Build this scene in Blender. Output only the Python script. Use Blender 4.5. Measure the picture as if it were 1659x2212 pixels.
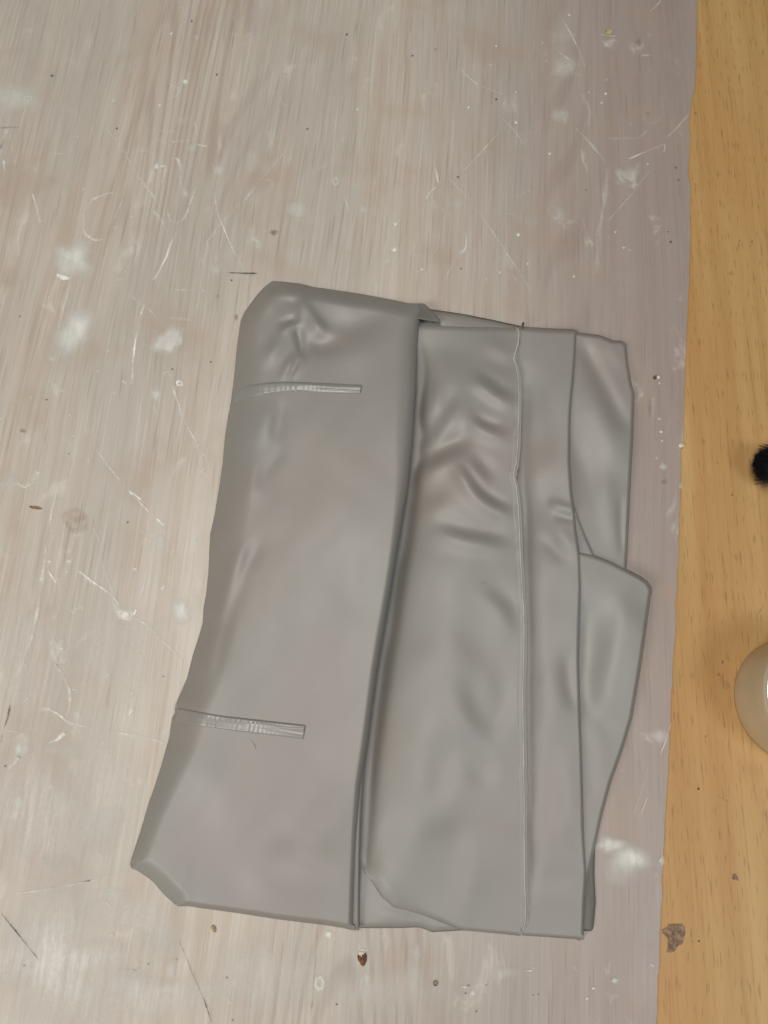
import bpy, math, random
import numpy as np
from mathutils import Vector

# ------------------------------------------------------------------ camera, world, lamps, exposure
sc = bpy.context.scene
for o in list(bpy.data.objects):
    bpy.data.objects.remove(o)
random.seed(7)
rng = np.random.default_rng(7)

W_PX, H_PX = 1659.0, 2212.0          # plan-drawing units used for all outlines below
F_PX = 1598.0                        # focal length in those units (26 mm on a 36 mm tall frame)
DIST, TILT = 0.50, math.radians(16.0)

cam_d = bpy.data.cameras.new('camera')
cam_d.sensor_fit = 'VERTICAL'
cam_d.sensor_height = 36.0
cam_d.lens = 36.0 * F_PX / H_PX
cam_d.clip_start, cam_d.clip_end = 0.01, 50.0
cam = bpy.data.objects.new('camera', cam_d)
sc.collection.objects.link(cam)
CAM = np.array([0.0, -DIST * math.sin(TILT), DIST * math.cos(TILT)])
cam.location = CAM
cam.rotation_euler = (TILT, 0, 0)
sc.camera = cam

world = bpy.data.worlds.new('World')
sc.world = world
world.use_nodes = True
wb = world.node_tree.nodes['Background']
wb.inputs['Color'].default_value = (0.95, 0.97, 1.0, 1)
wb.inputs['Strength'].default_value = 0.03


def area(name, loc, target, size, power, col):
    l = bpy.data.lights.new(name, 'AREA')
    l.shape = 'SQUARE'
    l.size = size
    l.energy = power
    l.color = col
    o = bpy.data.objects.new(name, l)
    sc.collection.objects.link(o)
    o.location = loc
    d = Vector(target) - Vector(loc)
    o.rotation_euler = d.to_track_quat('-Z', 'Y').to_euler()
    return o


area('ceiling_lamp', (-0.25, 0.12, 1.95), (0, 0, 0), 0.7, 20.0, (1.0, 0.96, 0.905))
area('window_light', (1.65, -1.15, 2.65), (0, 0, 0), 1.0, 31.0, (0.88, 0.95, 1.0))
area('side_window', (-1.30, -1.20, 1.50), (-0.2, -0.3, 0), 0.75, 22.0, (1.0, 0.975, 0.94))

vs = sc.view_settings
vs.view_transform = 'Standard'
vs.look = 'None'
vs.exposure = 0.0
vs.gamma = 1.0
vs.use_curve_mapping = False

# ------------------------------------------------------------------ helpers
CT, ST = math.cos(TILT), math.sin(TILT)


def P(x, y, z):
    """plan point (x, y) lying at height z -> world coordinates (arrays allowed)"""
    x = np.asarray(x, float); y = np.asarray(y, float); z = np.asarray(z, float)
    a = (x - W_PX / 2) / F_PX
    b = -(y - H_PX / 2) / F_PX
    dx, dy, dz = a, b * CT + ST, b * ST - CT
    t = (z - CAM[2]) / dz
    return np.stack([CAM[0] + dx * t, CAM[1] + dy * t, z + 0 * t], axis=-1)


def resample(pts, n, smooth=0.0):
    p = np.array(pts, float)
    seg = np.hypot(*(p[1:] - p[:-1]).T)
    s = np.concatenate([[0], np.cumsum(seg)])
    t = np.linspace(0, s[-1], 400)
    q = np.stack([np.interp(t, s, p[:, 0]), np.interp(t, s, p[:, 1])], 1)
    if smooth > 0:
        k = min(60, max(1, int(smooth / (s[-1] / 400) * 2)))
        w = np.hanning(2 * k + 3)[1:-1]; w /= w.sum()
        m = len(w) // 2
        pre = 2 * q[0] - q[1:m + 1][::-1]
        post = 2 * q[-1] - q[-m - 1:-1][::-1]
        e = np.concatenate([pre, q, post])
        q = np.stack([np.convolve(e[:, i], w, 'valid') for i in (0, 1)], 1)
    tt = np.linspace(0, 1, 400)
    n = np.asarray(n)
    return np.stack([np.interp(n, tt, q[:, 0]), np.interp(n, tt, q[:, 1])], 1)


def polydist(X, Y, poly):
    """distance to a polyline and the position 0..1 along it"""
    poly = np.asarray(poly, float)
    best = np.full(X.shape, 1e9); pos = np.zeros(X.shape)
    L = np.hypot(*(poly[1:] - poly[:-1]).T); C = np.concatenate([[0], np.cumsum(L)]); tot = max(C[-1], 1e-6)
    for i in range(len(poly) - 1):
        a, b = poly[i], poly[i + 1]
        d = b - a; q = max(d @ d, 1e-9)
        t = np.clip(((X - a[0]) * d[0] + (Y - a[1]) * d[1]) / q, 0, 1)
        dd = np.hypot(X - a[0] - t * d[0], Y - a[1] - t * d[1])
        m = dd < best
        best = np.where(m, dd, best); pos = np.where(m, (C[i] + t * L[i]) / tot, pos)
    return best, pos


def mesh_obj(name, verts, faces, mat, parent=None, smooth=True, attr=None):
    me = bpy.data.meshes.new(name)
    me.from_pydata([tuple(map(float, v)) for v in verts], [], [tuple(map(int, f)) for f in faces])
    if attr is not None:
        at = me.attributes.new('fall', 'FLOAT', 'POINT')
        at.data.foreach_set('value', np.asarray(attr, np.float32))
    me.materials.append(mat)
    if smooth:
        me.polygons.foreach_set('use_smooth', [True] * len(me.polygons))
    me.update()
    o = bpy.data.objects.new(name, me)
    sc.collection.objects.link(o)
    if parent:
        o.parent = parent
    return o


def empty(name, label, cat, loc=(0, 0, 0)):
    o = bpy.data.objects.new(name, None)
    sc.collection.objects.link(o)
    o.location = loc
    o['label'] = label; o['category'] = cat
    o.empty_display_size = 0.02
    return o


def put(child, parent):
    """parent without moving"""
    child.parent = parent
    child.matrix_parent_inverse = parent.matrix_basis.inverted() if parent.type != 'EMPTY' else \
        __import__('mathutils').Matrix.Translation(parent.location).inverted()
    return child


# ------------------------------------------------------------------ materials
class NT:
    def __init__(self, name):
        self.m = bpy.data.materials.new(name)
        self.m.use_nodes = True
        self.t = self.m.node_tree
        self.b = self.t.nodes['Principled BSDF']
        self.out = self.t.nodes['Material Output']

    def n(self, typ, **kw):
        nd = self.t.nodes.new(typ)
        for k, v in kw.items():
            if k.startswith('_'):
                setattr(nd, k[1:], v)
            else:
                self.set(nd, k, v)
        return nd

    def set(self, nd, k, v):
        key = int(k[1:]) if k[0] == 'i' and k[1:].isdigit() else k.replace('__', ' ')
        s = nd.inputs[key]
        if hasattr(v, 'is_output') or isinstance(v, bpy.types.NodeSocket):
            self.t.links.new(v, s)
        else:
            s.default_value = v

    def math(self, op, a, b=0.0, clamp=False):
        nd = self.n('ShaderNodeMath', _operation=op, _use_clamp=clamp, i0=a, i1=b)
        return nd.outputs[0]

    def mix(self, fac, a, b, mode='MIX'):
        nd = self.t.nodes.new('ShaderNodeMix'); nd.data_type = 'RGBA'; nd.blend_type = mode
        for s, v in ((nd.inputs[0], fac), (nd.inputs[6], a), (nd.inputs[7], b)):
            if isinstance(v, bpy.types.NodeSocket):
                self.t.links.new(v, s)
            elif isinstance(v, tuple):
                s.default_value = (*v[:3], 1)
            else:
                s.default_value = v
        return nd.outputs[2]

    def ramp(self, fac, p0, p1, c0=0.0, c1=1.0):
        nd = self.n('ShaderNodeMapRange', _interpolation_type='SMOOTHSTEP')
        for k, v in ((0, fac), (1, p0), (2, p1), (3, c0), (4, c1)):
            if isinstance(v, bpy.types.NodeSocket):
                self.t.links.new(v, nd.inputs[k])
            else:
                nd.inputs[k].default_value = v
        return nd.outputs[0]

    def coords(self, scale=(1, 1, 1), rot=0.0, loc=(0, 0, 0), vec=None):
        if vec is None:
            vec = self.n('ShaderNodeNewGeometry').outputs['Position']
        r = self.n('ShaderNodeMapping', _vector_type='POINT')
        r.inputs['Rotation'].default_value = (0, 0, rot)
        self.t.links.new(vec, r.inputs['Vector'])
        m = self.n('ShaderNodeMapping', _vector_type='POINT')
        m.inputs['Scale'].default_value = scale
        m.inputs['Location'].default_value = loc
        self.t.links.new(r.outputs[0], m.inputs['Vector'])
        return m.outputs[0]

    def noise(self, vec, scale=1.0, detail=2.0, rough=0.5, dist=0.0):
        nd = self.n('ShaderNodeTexNoise', Scale=scale, Detail=detail, Roughness=rough, Distortion=dist)
        self.t.links.new(vec, nd.inputs['Vector'])
        return nd.outputs['Fac']

    def bump(self, h, strength, dist, normal=None):
        nd = self.n('ShaderNodeBump', Strength=strength, Distance=dist, Height=h)
        if normal is not None:
            self.t.links.new(normal, nd.inputs['Normal'])
        return nd.outputs[0]


def srgb(r, g, b):
    f = lambda c: (c / 255 / 12.92) if c / 255 <= 0.04045 else ((c / 255 + 0.055) / 1.055) ** 2.4
    return (f(r), f(g), f(b))


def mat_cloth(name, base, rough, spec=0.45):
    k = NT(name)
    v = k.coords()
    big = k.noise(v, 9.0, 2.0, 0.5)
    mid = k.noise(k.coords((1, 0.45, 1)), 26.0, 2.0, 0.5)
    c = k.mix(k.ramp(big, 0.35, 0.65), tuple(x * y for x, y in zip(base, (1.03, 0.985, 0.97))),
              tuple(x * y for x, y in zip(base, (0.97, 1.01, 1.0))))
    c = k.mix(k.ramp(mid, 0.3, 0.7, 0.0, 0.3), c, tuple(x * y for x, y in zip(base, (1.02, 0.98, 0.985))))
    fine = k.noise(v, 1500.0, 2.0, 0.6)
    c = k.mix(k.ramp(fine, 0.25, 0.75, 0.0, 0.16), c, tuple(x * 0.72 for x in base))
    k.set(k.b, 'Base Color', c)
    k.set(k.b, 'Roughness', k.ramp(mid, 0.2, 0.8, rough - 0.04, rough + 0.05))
    k.set(k.b, 'Specular__IOR__Level', spec)
    # woven backing telegraphing through the coating
    wa = k.n('ShaderNodeTexWave', _bands_direction='X', Scale=420.0, Distortion=0.6)
    wc = k.n('ShaderNodeTexWave', _bands_direction='Y', Scale=420.0, Distortion=0.6)
    k.t.links.new(v, wa.inputs['Vector']); k.t.links.new(v, wc.inputs['Vector'])
    weave = k.math('ADD', wa.outputs['Fac'], wc.outputs['Fac'])
    n1 = k.bump(weave, 0.05, 0.0002)
    n2 = k.bump(k.noise(v, 55.0, 3.0, 0.5), 0.10, 0.002, n1)
    k.set(k.b, 'Normal', n2)
    return k.m


M_CLOTH = mat_cloth('grey_coated_fabric', (0.258, 0.240, 0.215), 0.52, 0.85)
M_BACK_SHADED = mat_cloth('shaded_fabric_backing', (0.165, 0.152, 0.134), 0.7, 0.3)  # fabric underside; shade of ear and inner corner painted in
M_TAPE = mat_cloth('glossy_sealed_fabric', (0.262, 0.250, 0.228), 0.34, 0.75)


def mat_laminate():
    k = NT('grey_washed_oak_laminate')
    R = math.radians(-4.5)
    base = k.coords(rot=-R)
    # gentle waviness of the grain
    wob = k.noise(k.coords((5, 1.6, 1), vec=base), 1.0, 2.0)
    woff = k.n('ShaderNodeCombineXYZ')
    k.t.links.new(k.math('MULTIPLY', k.math('SUBTRACT', wob, 0.5), 0.03), woff.inputs[0])
    va = k.n('ShaderNodeVectorMath', _operation='ADD')
    k.t.links.new(base, va.inputs[0]); k.t.links.new(woff.outputs[0], va.inputs[1])
    g = va.outputs[0]
    sm = lambda s: k.coords(s, vec=g)
    sx = k.n('ShaderNodeSeparateXYZ'); k.t.links.new(g, sx.inputs[0])
    fine = k.noise(sm((600, 12, 1)), 1.0, 3.0, 0.6)
    fib = k.noise(sm((200, 5, 1)), 1.0, 3.0, 0.6)
    mid = k.noise(sm((75, 3.2, 1)), 1.0, 3.0, 0.55)
    big = k.noise(sm((13, 2.2, 1)), 1.0, 2.0, 0.5)
    light = srgb(191, 182, 169); warm = srgb(182, 168, 152); dark = srgb(150, 134, 120); grey = srgb(178, 171, 160)
    c = k.mix(k.ramp(mid, 0.32, 0.66), warm, light)
    c = k.mix(k.ramp(big, 0.42, 0.62, 0.0, 0.7), c, grey)
    c = k.mix(k.ramp(fib, 0.50, 0.78, 0.0, 0.28), c, dark)
    c = k.mix(k.ramp(fine, 0.50, 0.76, 0.0, 0.34), c, dark)
    c = k.mix(k.ramp(fine, 0.48, 0.26, 0.0, 0.36), c, srgb(214, 206, 196))
    # flame figure: growth-ring lines, present only in some bands of the veneer
    ringn = k.noise(sm((7.5, 0.55, 1)), 1.0, 1.0, 0.4)
    rings = k.math('SINE', k.math('MULTIPLY', ringn, 300.0))
    where = k.ramp(k.noise(sm((5, 1.1, 1)), 1.0, 1.0), 0.56, 0.68)
    bx_ = k.math('MULTIPLY', k.math('ABSOLUTE', k.math('SUBTRACT', sx.outputs[0], 0.118)), 40.0)
    where = k.math('MAXIMUM', where, k.math('MULTIPLY', k.ramp(bx_, 1.0, 0.2), k.ramp(sx.outputs[1], 0.02, 0.2)))
    c = k.mix(k.math('MULTIPLY', k.ramp(rings, 0.1, 1.0, 0.0, 0.28), where), c, srgb(140, 120, 112))
    # the strip near the orange board is pinker and darker brown
    strip = k.ramp(sx.outputs[0], -0.04, 0.20)
    c = k.mix(k.math('MULTIPLY', strip, 0.95), c, k.mix(0.7, c, srgb(138, 121, 117)))
    pores = k.noise(sm((560, 16, 1)), 1.0, 2.0, 0.5)
    c = k.mix(k.ramp(pores, 0.61, 0.72, 0.0, 0.34), c, srgb(122, 106, 96))
    # scuffed, chalky patches
    scuff = k.noise(k.coords((1, 0.55, 1), vec=base), 42.0, 4.0, 0.65, 0.6)
    c = k.mix(k.ramp(scuff, 0.60, 0.74, 0.0, 0.45), c, srgb(216, 210, 200))
    grime = k.noise(base, 14.0, 3.0, 0.6)
    c = k.mix(k.ramp(grime, 0.50, 0.72, 0.0, 0.45), c, srgb(168, 147, 129))
    k.set(k.b, 'Base Color', c)
    k.set(k.b, 'Roughness', k.ramp(scuff, 0.3, 0.7, 0.36, 0.50))
    k.set(k.b, 'Specular__IOR__Level', 0.5)
    h = k.math('ADD', fine, k.math('MULTIPLY', pores, -0.6))
    k.set(k.b, 'Normal', k.bump(h, 0.18, 0.0004))
    return k.m


def mat_oak():
    k = NT('orange_oak')
    base = k.coords(rot=math.radians(2.5))
    sm = lambda s: k.coords(s, vec=base)
    fine = k.noise(sm((520, 12, 1)), 1.0, 3.0, 0.6)
    mid = k.noise(sm((90, 3.0, 1)), 1.0, 3.0, 0.55)
    big = k.noise(sm((16, 2.5, 1)), 1.0, 2.0, 0.5)
    c = k.mix(k.ramp(mid, 0.25, 0.75), srgb(174, 134, 82), srgb(190, 154, 101))
    c = k.mix(k.ramp(big, 0.4, 0.65, 0.0, 0.55), c, srgb(178, 134, 80))
    c = k.mix(k.ramp(fine, 0.5, 0.8, 0.0, 0.5), c, srgb(147, 105, 59))
    pores = k.noise(sm((760, 75, 1)), 1.0, 1.0, 0.4)
    c = k.mix(k.ramp(pores, 0.60, 0.74, 0.0, 0.42), c, srgb(120, 84, 46))
    bl = k.noise(base, 24.0, 4.0, 0.6)
    c = k.mix(k.ramp(bl, 0.6, 0.8, 0.0, 0.3), c, srgb(150, 108, 62))
    k.set(k.b, 'Base Color', c)
    k.set(k.b, 'Roughness', 0.5)
    k.set(k.b, 'Specular__IOR__Level', 0.35)
    k.set(k.b, 'Normal', k.bump(k.math('SUBTRACT', fine, pores), 0.2, 0.0004))
    return k.m


def mat_mark(name, col, lo, hi, streak=True, rough=0.6, grit=1.0):
    """rubbed-in paint or dirt: coverage thins towards the rim of each mark and along the grain"""
    k = NT(name)
    a = k.n('ShaderNodeAttribute', _attribute_name='fall').outputs['Fac']
    n1 = k.noise(k.coords((260, 30, 1) if streak else (200, 200, 1), rot=math.radians(4.5)), 1.0, 3.0, 0.6)
    n2 = k.noise(k.coords(), 330.0, 3.0, 0.6)
    cov = k.math('MULTIPLY', a, k.math('ADD', k.ramp(n1, 0.3, 0.7, lo, hi), k.ramp(n2, 0.35, 0.7, -0.12 * grit, 0.18 * grit)), clamp=True)
    k.set(k.b, 'Base Color', (*col, 1))
    k.set(k.b, 'Roughness', rough)
    tr = k.n('ShaderNodeBsdfTransparent')
    mx = k.n('ShaderNodeMixShader', i0=cov)
    k.t.links.new(tr.outputs[0], mx.inputs[1]); k.t.links.new(k.b.outputs[0], mx.inputs[2])
    k.t.links.new(mx.outputs[0], k.out.inputs['Surface'])
    return k.m


def mat_simple(name, c0, c1, scale, rough, metallic=0.0, bump=0.0, detail=3.0):
    k = NT(name)
    v = k.coords()
    n = k.noise(v, scale, detail, 0.6)
    k.set(k.b, 'Base Color', k.mix(k.ramp(n, 0.3, 0.7), c0, c1))
    k.set(k.b, 'Roughness', rough)
    k.set(k.b, 'Metallic', metallic)
    if bump:
        k.set(k.b, 'Normal', k.bump(n, bump, 0.001))
    return k.m


M_LAM = mat_laminate()
M_OAK = mat_oak()
M_WHITE = mat_mark('white_paint_residue', srgb(228, 224, 214), 0.65, 1.15)
M_CHALK = mat_mark('chalky_smear', srgb(224, 222, 213), 0.95, 1.2, grit=0.3)
M_WASH_SHEEN = mat_mark('wash_with_sheen', srgb(224, 217, 208), 0.55, 1.05, grit=0.4)  # worn wash, with the lower-left sheen painted in as well
M_DARKMARK = mat_mark('dark_dirt', srgb(62, 50, 42), 0.6, 1.0, False)
M_BROWNMARK = mat_mark('brown_dirt', srgb(140, 108, 84), 0.3, 0.9, False)
M_BARE = mat_simple('bare_chipboard', srgb(104, 78, 60), srgb(150, 122, 98), 420.0, 0.8, bump=0.6)
M_BRISTLE = mat_simple('black_bristle', (0.004, 0.004, 0.005), (0.010, 0.010, 0.012), 60.0, 0.45)
M_FERRULE = mat_simple('dark_metal', (0.03, 0.03, 0.03), (0.06, 0.06, 0.06), 80.0, 0.35, 0.8)
M_TIN = mat_simple('beige_tin', srgb(200, 182, 150), srgb(208, 192, 162), 18.0, 0.3, 0.05)
M_TINLID = mat_simple('pale_tin_lid', srgb(200, 196, 190), srgb(212, 208, 202), 25.0, 0.3, 0.4)
M_RIM = mat_simple('bright_tin_rim', srgb(232, 228, 222), srgb(240, 236, 230), 25.0, 0.22, 0.5)
M_SPLINTER = mat_simple('brown_splinter', srgb(120, 88, 64), srgb(158, 124, 96), 260.0, 0.8, bump=0.5)
M_CHIPDARK = mat_simple('dark_brown_chip', srgb(70, 44, 26), srgb(120, 84, 54), 380.0, 0.7, bump=0.6)
M_CHIPWHITE = mat_simple('white_chip', srgb(205, 198, 184), srgb(228, 222, 210), 300.0, 0.6, bump=0.4)
M_CRUMB = mat_simple('tan_crumb', srgb(150, 128, 96), srgb(186, 166, 132), 500.0, 0.8, bump=0.6)
M_LINT = mat_simple('grey_lint', srgb(70, 66, 62), srgb(96, 92, 86), 100.0, 0.8)

# ------------------------------------------------------------------ table: orange board and the grey sheet on it
LAM_T = 0.0014                                    # grey sheet thickness; its top is z = 0
EDGE = [(1509, -400), (1506, 0), (1504, 100), (1501, 185), (1494, 210), (1491, 232), (1490, 300), (1486, 372), (1488, 384), (1492, 410),
        (1490, 560), (1487, 640), (1482, 760), (1478, 850), (1474, 950), (1471, 968), (1467, 985), (1471, 1012), (1469, 1100),
        (1463, 1250), (1459, 1370), (1455, 1400), (1450, 1500), (1445, 1600), (1438, 1750), (1432, 1850), (1428, 1950),
        (1424, 2050), (1418, 2212), (1410, 2500)]


def slab(name, outline, z0, z1, mat, kind=None):
    n = len(outline)
    v = [(x, y, z1) for x, y in outline] + [(x, y, z0) for x, y in outline]
    f = [tuple(range(n))] + [tuple(range(2 * n - 1, n - 1, -1))] + [(i, i + n, (i + 1) % n + n, (i + 1) % n) for i in range(n)]
    o = mesh_obj(name, v, f, mat, smooth=False)
    if kind:
        o['kind'] = kind
    return o


ed = resample(EDGE, np.linspace(0, 1, 420), 0)
ed[:, 0] += np.convolve(rng.normal(0, 1, 424), np.ones(5) / 5, 'valid') * 2.0
ew = P(ed[:, 0], ed[:, 1], 0.0)[:, :2]
top = (ew[0][0] + 0.01, 0.9); bot = (ew[-1][0] - 0.01, -0.8)
edge_w = [top] + [tuple(p) for p in ew] + [bot]
board = slab('wooden_table_top', [(-0.9, -0.82), (0.75, -0.82), (0.75, 0.92), (-0.9, 0.92)], -0.032, -LAM_T - 0.0002, M_OAK, 'structure')
lam = slab('laminate_sheet', [(-0.88, 0.9), (-0.88, -0.8)] + edge_w[::-1], -LAM_T, 0.0, M_LAM, 'structure')
board['label'] = 'orange oak table board along the right side'
lam['label'] = 'worn grey washed wood laminate sheet covering the table'

# ------------------------------------------------------------------ the folded fabric
garment = empty('folded_fabric', 'smooth grey coated fabric folded into overlapping layers on the worn table', 'folded fabric')


def lerp(a, b, t):
    return a + (b - a) * t


def sstep(a, b, x):
    t = np.clip((x - a) / (b - a), 0, 1)
    return t * t * (3 - 2 * t)


WK, AK = 1.55, 1.35                               # breadth and depth of the soft creases


class Panel:
    """one visible layer: a patch between four outline curves, with soft relief and rounded folded rims"""

    def __init__(self, T, R, B, L, ctrl, strokes, edges, zf, sm=6, sig=130.0, ak=1.0, hmin=None):
        self.ak = ak; self.hmin = hmin
        self.c = [resample(q, np.linspace(0, 1, 260), s) for q, s in zip((T, R, B, L), (sm if isinstance(sm, tuple) else (sm,) * 4))]
        self.raw = (T, R, B, L); self.sm = sm if isinstance(sm, tuple) else (sm,) * 4
        self.lin = {}
        self.ctrl = np.array(ctrl, float); self.strokes = strokes; self.edges = edges; self.zf = zf; self.sig = sig

    def soft(self, X, Y):
        w = np.zeros(X.shape); h = np.zeros(X.shape)
        for cx, cy, ch in self.ctrl:
            d2 = (X - cx) ** 2 + (Y - cy) ** 2
            g = np.exp(-d2 / (2 * self.sig ** 2)) + 1e-5 / (1 + d2 / 1e5)
            w += g; h += g * ch
        h = h / w
        for s in self.strokes:
            pts, wd, amp = s[0], s[1] * (WK if s[1] >= 10 else 1.15), s[2] * AK * self.ak * (1.0 if s[1] >= 10 else 0.8)
            taper = s[3] if len(s) > 3 else 0.3
            q = np.array(pts, float)
            ln = np.hypot(*(q[1:] - q[:-1]).T).sum()
            n = int(np.clip(ln / (wd * 0.6), 6, 40))
            t = (np.arange(n) + 0.5) / n
            q = resample(pts, t, 14)
            tp = sstep(0, taper, t) * sstep(0, taper, 1 - t)
            k = (ln / n) / (wd * math.sqrt(math.pi))
            for (qx, qy), g in zip(q, tp):
                h += amp * g * k * np.exp(-((X - qx) ** 2 + (Y - qy) ** 2) / wd ** 2)
        h += 0.16 * (np.sin(X / 19 + 1.3 * np.sin(Y / 47)) * np.sin(Y / 31 + X / 90) + np.sin(X / 33 - Y / 61 + 2) + 0.7 * np.sin(Y / 52 + X / 41))
        if self.hmin is not None:
            h = self.hmin + np.logaddexp(0, (h - self.hmin) * 1.2) / 1.2
        return h / 1000.0

    def height(self, X, Y, U, V):
        H = self.soft(X, Y)
        zf = self.zf(U, V, H)
        f = np.ones(X.shape)
        for e, w in self.edges.items():
            d, _ = polydist(X, Y, self.c['TRBL'.index(e)][::4])
            wl = w(U, V) if callable(w) else w
            t = np.clip(d / wl, 0, 1)
            fe = np.sqrt(np.clip(1 - (1 - t) ** 2, 0, 1))
            if e in self.lin:
                fe = lerp(fe, 1 - (1 - t) ** 2.1, self.lin[e])
            f = f * fe
        return zf + (H - zf) * f

    def grid(self, nu, nv):
        cl = lambda n: (lambda t: 0.55 * t + 0.45 * (0.5 - 0.5 * np.cos(math.pi * t)))(np.linspace(0, 1, n))
        u, v = cl(nu), cl(nv)
        T, R, B, L = [resample(q, t, s) for q, t, s in zip(self.raw, (u, v, u, v), self.sm)]
        U, V = np.meshgrid(u, v)
        S = (1 - V)[..., None] * T[None] + V[..., None] * B[None] + (1 - U)[..., None] * L[:, None] + U[..., None] * R[:, None]
        c00, c10, c01, c11 = T[0], T[-1], B[0], B[-1]
        S -= ((1 - U) * (1 - V))[..., None] * c00 + (U * (1 - V))[..., None] * c10 + ((1 - U) * V)[..., None] * c01 + (U * V)[..., None] * c11
        return U, V, S[..., 0], S[..., 1]

    def build(self, name, nu, nv, parent, mat=None, extra=None, under=0.0012):
        U, V, X, Y = self.grid(nu, nv)
        Z = self.height(X, Y, U, V)
        if extra is not None:
            Z = Z + extra(U, V, X, Y)
        Z = np.maximum(Z, 0.0003)
        W = P(X, Y, Z).reshape(-1, 3)
        verts = [W]
        idx = np.arange(nu * nv).reshape(nv, nu)
        faces = list(np.stack([idx[:-1, :-1], idx[1:, :-1], idx[1:, 1:], idx[:-1, 1:]], -1).reshape(-1, 4))
        # rolled-under rim
        ring = np.concatenate([idx[0, :-1], idx[:-1, -1], idx[-1, :0:-1], idx[:0:-1, 0]])
        p = W[ring]
        tan = np.roll(p, -3, 0) - np.roll(p, 3, 0)
        inn = np.stack([tan[:, 1], -tan[:, 0]], 1)
        ctr = W[:, :2].mean(0)
        if ((ctr - p[:, :2]) * inn).sum() < 0:
            inn = -inn
        inn /= np.maximum(np.hypot(inn[:, 0], inn[:, 1]), 1e-9)[:, None]
        prev = ring; base = nu * nv
        for k, (ins, dz) in enumerate(((0.0005, 0.45), (0.003, 0.9))):
            q = p.copy()
            q[:, :2] += inn * ins
            q[:, 2] = np.maximum(p[:, 2] - under * dz, 0.00015)
            verts.append(q)
            cur = np.arange(len(ring)) + base; base += len(ring)
            nx = np.roll(np.arange(len(ring)), -1)
            faces += list(np.stack([prev, prev[nx], cur[nx], cur], -1))
            prev = cur
        o = mesh_obj(name, np.concatenate(verts), faces, mat or M_CLOTH, parent)
        return o


floor_zf = lambda U, V, H: 0.0003 + 0 * U
# --- lowest layer, seen as slivers along the top and the bottom
L0 = Panel(T=[(600, 625), (700, 638), (850, 656), (925, 667), (1000, 678), (1060, 690), (1110, 701), (1125, 704), (1180, 714), (1300, 735)],
           R=[(1300, 735), (1330, 1100), (1300, 1700), (1255, 1980), (1235, 2012)],
           B=[(395, 1950), (500, 1968), (700, 1995), (776, 2005), (860, 2005), (905, 2003), (920, 2008), (933, 2014), (996, 2010), (1120, 2008), (1235, 2012)],
           L=[(600, 625), (545, 720), (470, 1250), (400, 1600), (310, 1850), (395, 1950)],
           ctrl=[(700, 680, 6.5), (940, 680, 6.5), (1000, 690, 6), (1100, 708, 5.5), (1000, 830, 1.2), (1250, 800, 1.5), (500, 1300, 2.5), (900, 800, 1.2), (900, 1000, 1.0), (880, 1200, 1.0), (860, 1350, 1.0), (800, 1600, 1.0), (780, 1760, 1.2), (1250, 1300, 2), (400, 1850, 3), (800, 1970, 4.8), (820, 1850, 2.5), (880, 1990, 4.8),
                 (1000, 1990, 4), (1200, 1950, 2.5)],
           strokes=[([(790, 1985), (850, 1978), (915, 1995)], 14, 1.0), ([(960, 685), (1040, 696), (1100, 706)], 8, -0.8)],
           edges={'T': 15, 'B': 13, 'L': 20, 'R': 20}, zf=floor_zf, sm=3, sig=60).build('bottom_layer', 120, 140, garment)

# --- right upper layer
L4 = Panel(T=[(1215, 714), (1247, 718), (1295, 724), (1312, 730), (1322, 735), (1345, 737), (1353, 744)],
           R=[(1353, 744), (1358, 790), (1365, 830), (1371, 850), (1369, 900), (1368, 950), (1365, 1000), (1360, 1100), (1356, 1180), (1353, 1235), (1351, 1275)],
           B=[(1215, 1300), (1351, 1275)],
           L=[(1215, 714), (1215, 1300)],
           ctrl=[(1240, 735, 6.5), (1300, 750, 7.5), (1350, 760, 7.5), (1290, 900, 9.5), (1350, 900, 9.5), (1240, 1000, 7.5), (1300, 1080, 9), (1345, 1150, 7), (1250, 1250, 6.5), (1320, 1230, 7)],
           strokes=[([(1250, 728), (1287, 801), (1322, 868), (1358, 940)], 12, -2.1, 0.2), ([(1258, 800), (1290, 880), (1325, 950), (1345, 1030)], 26, 2.2),
                    ([(1238, 950), (1262, 1010), (1285, 1090)], 20, -1.6), ([(1300, 1000), (1318, 1100), (1330, 1200)], 16, 1.2),
                    ([(1342, 1060), (1340, 1130), (1345, 1210)], 8, -1.1), ([(1310, 735), (1335, 770), (1352, 800)], 12, 0.8)],
           edges={'T': 9, 'R': 8}, zf=floor_zf, sm=(3, 5, 3, 3), sig=70, ak=0.95).build('back_panel', 90, 200, garment)

# --- small tucked layer between the pleat and the upper right panel
L4b = Panel(T=[(1205, 1080), (1240, 1085)], R=[(1240, 1085), (1252, 1122), (1264, 1155), (1283, 1197), (1292, 1220), (1300, 1250)],
            B=[(1205, 1260), (1300, 1250)], L=[(1205, 1080), (1205, 1260)],
            ctrl=[(1225, 1100, 10.2), (1260, 1180, 9.6), (1240, 1220, 9.6)], strokes=[],
            edges={'R': 7}, zf=lambda U, V, H: H - 0.003, sm=4, sig=60).build('tucked_fold', 30, 60, garment)

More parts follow.
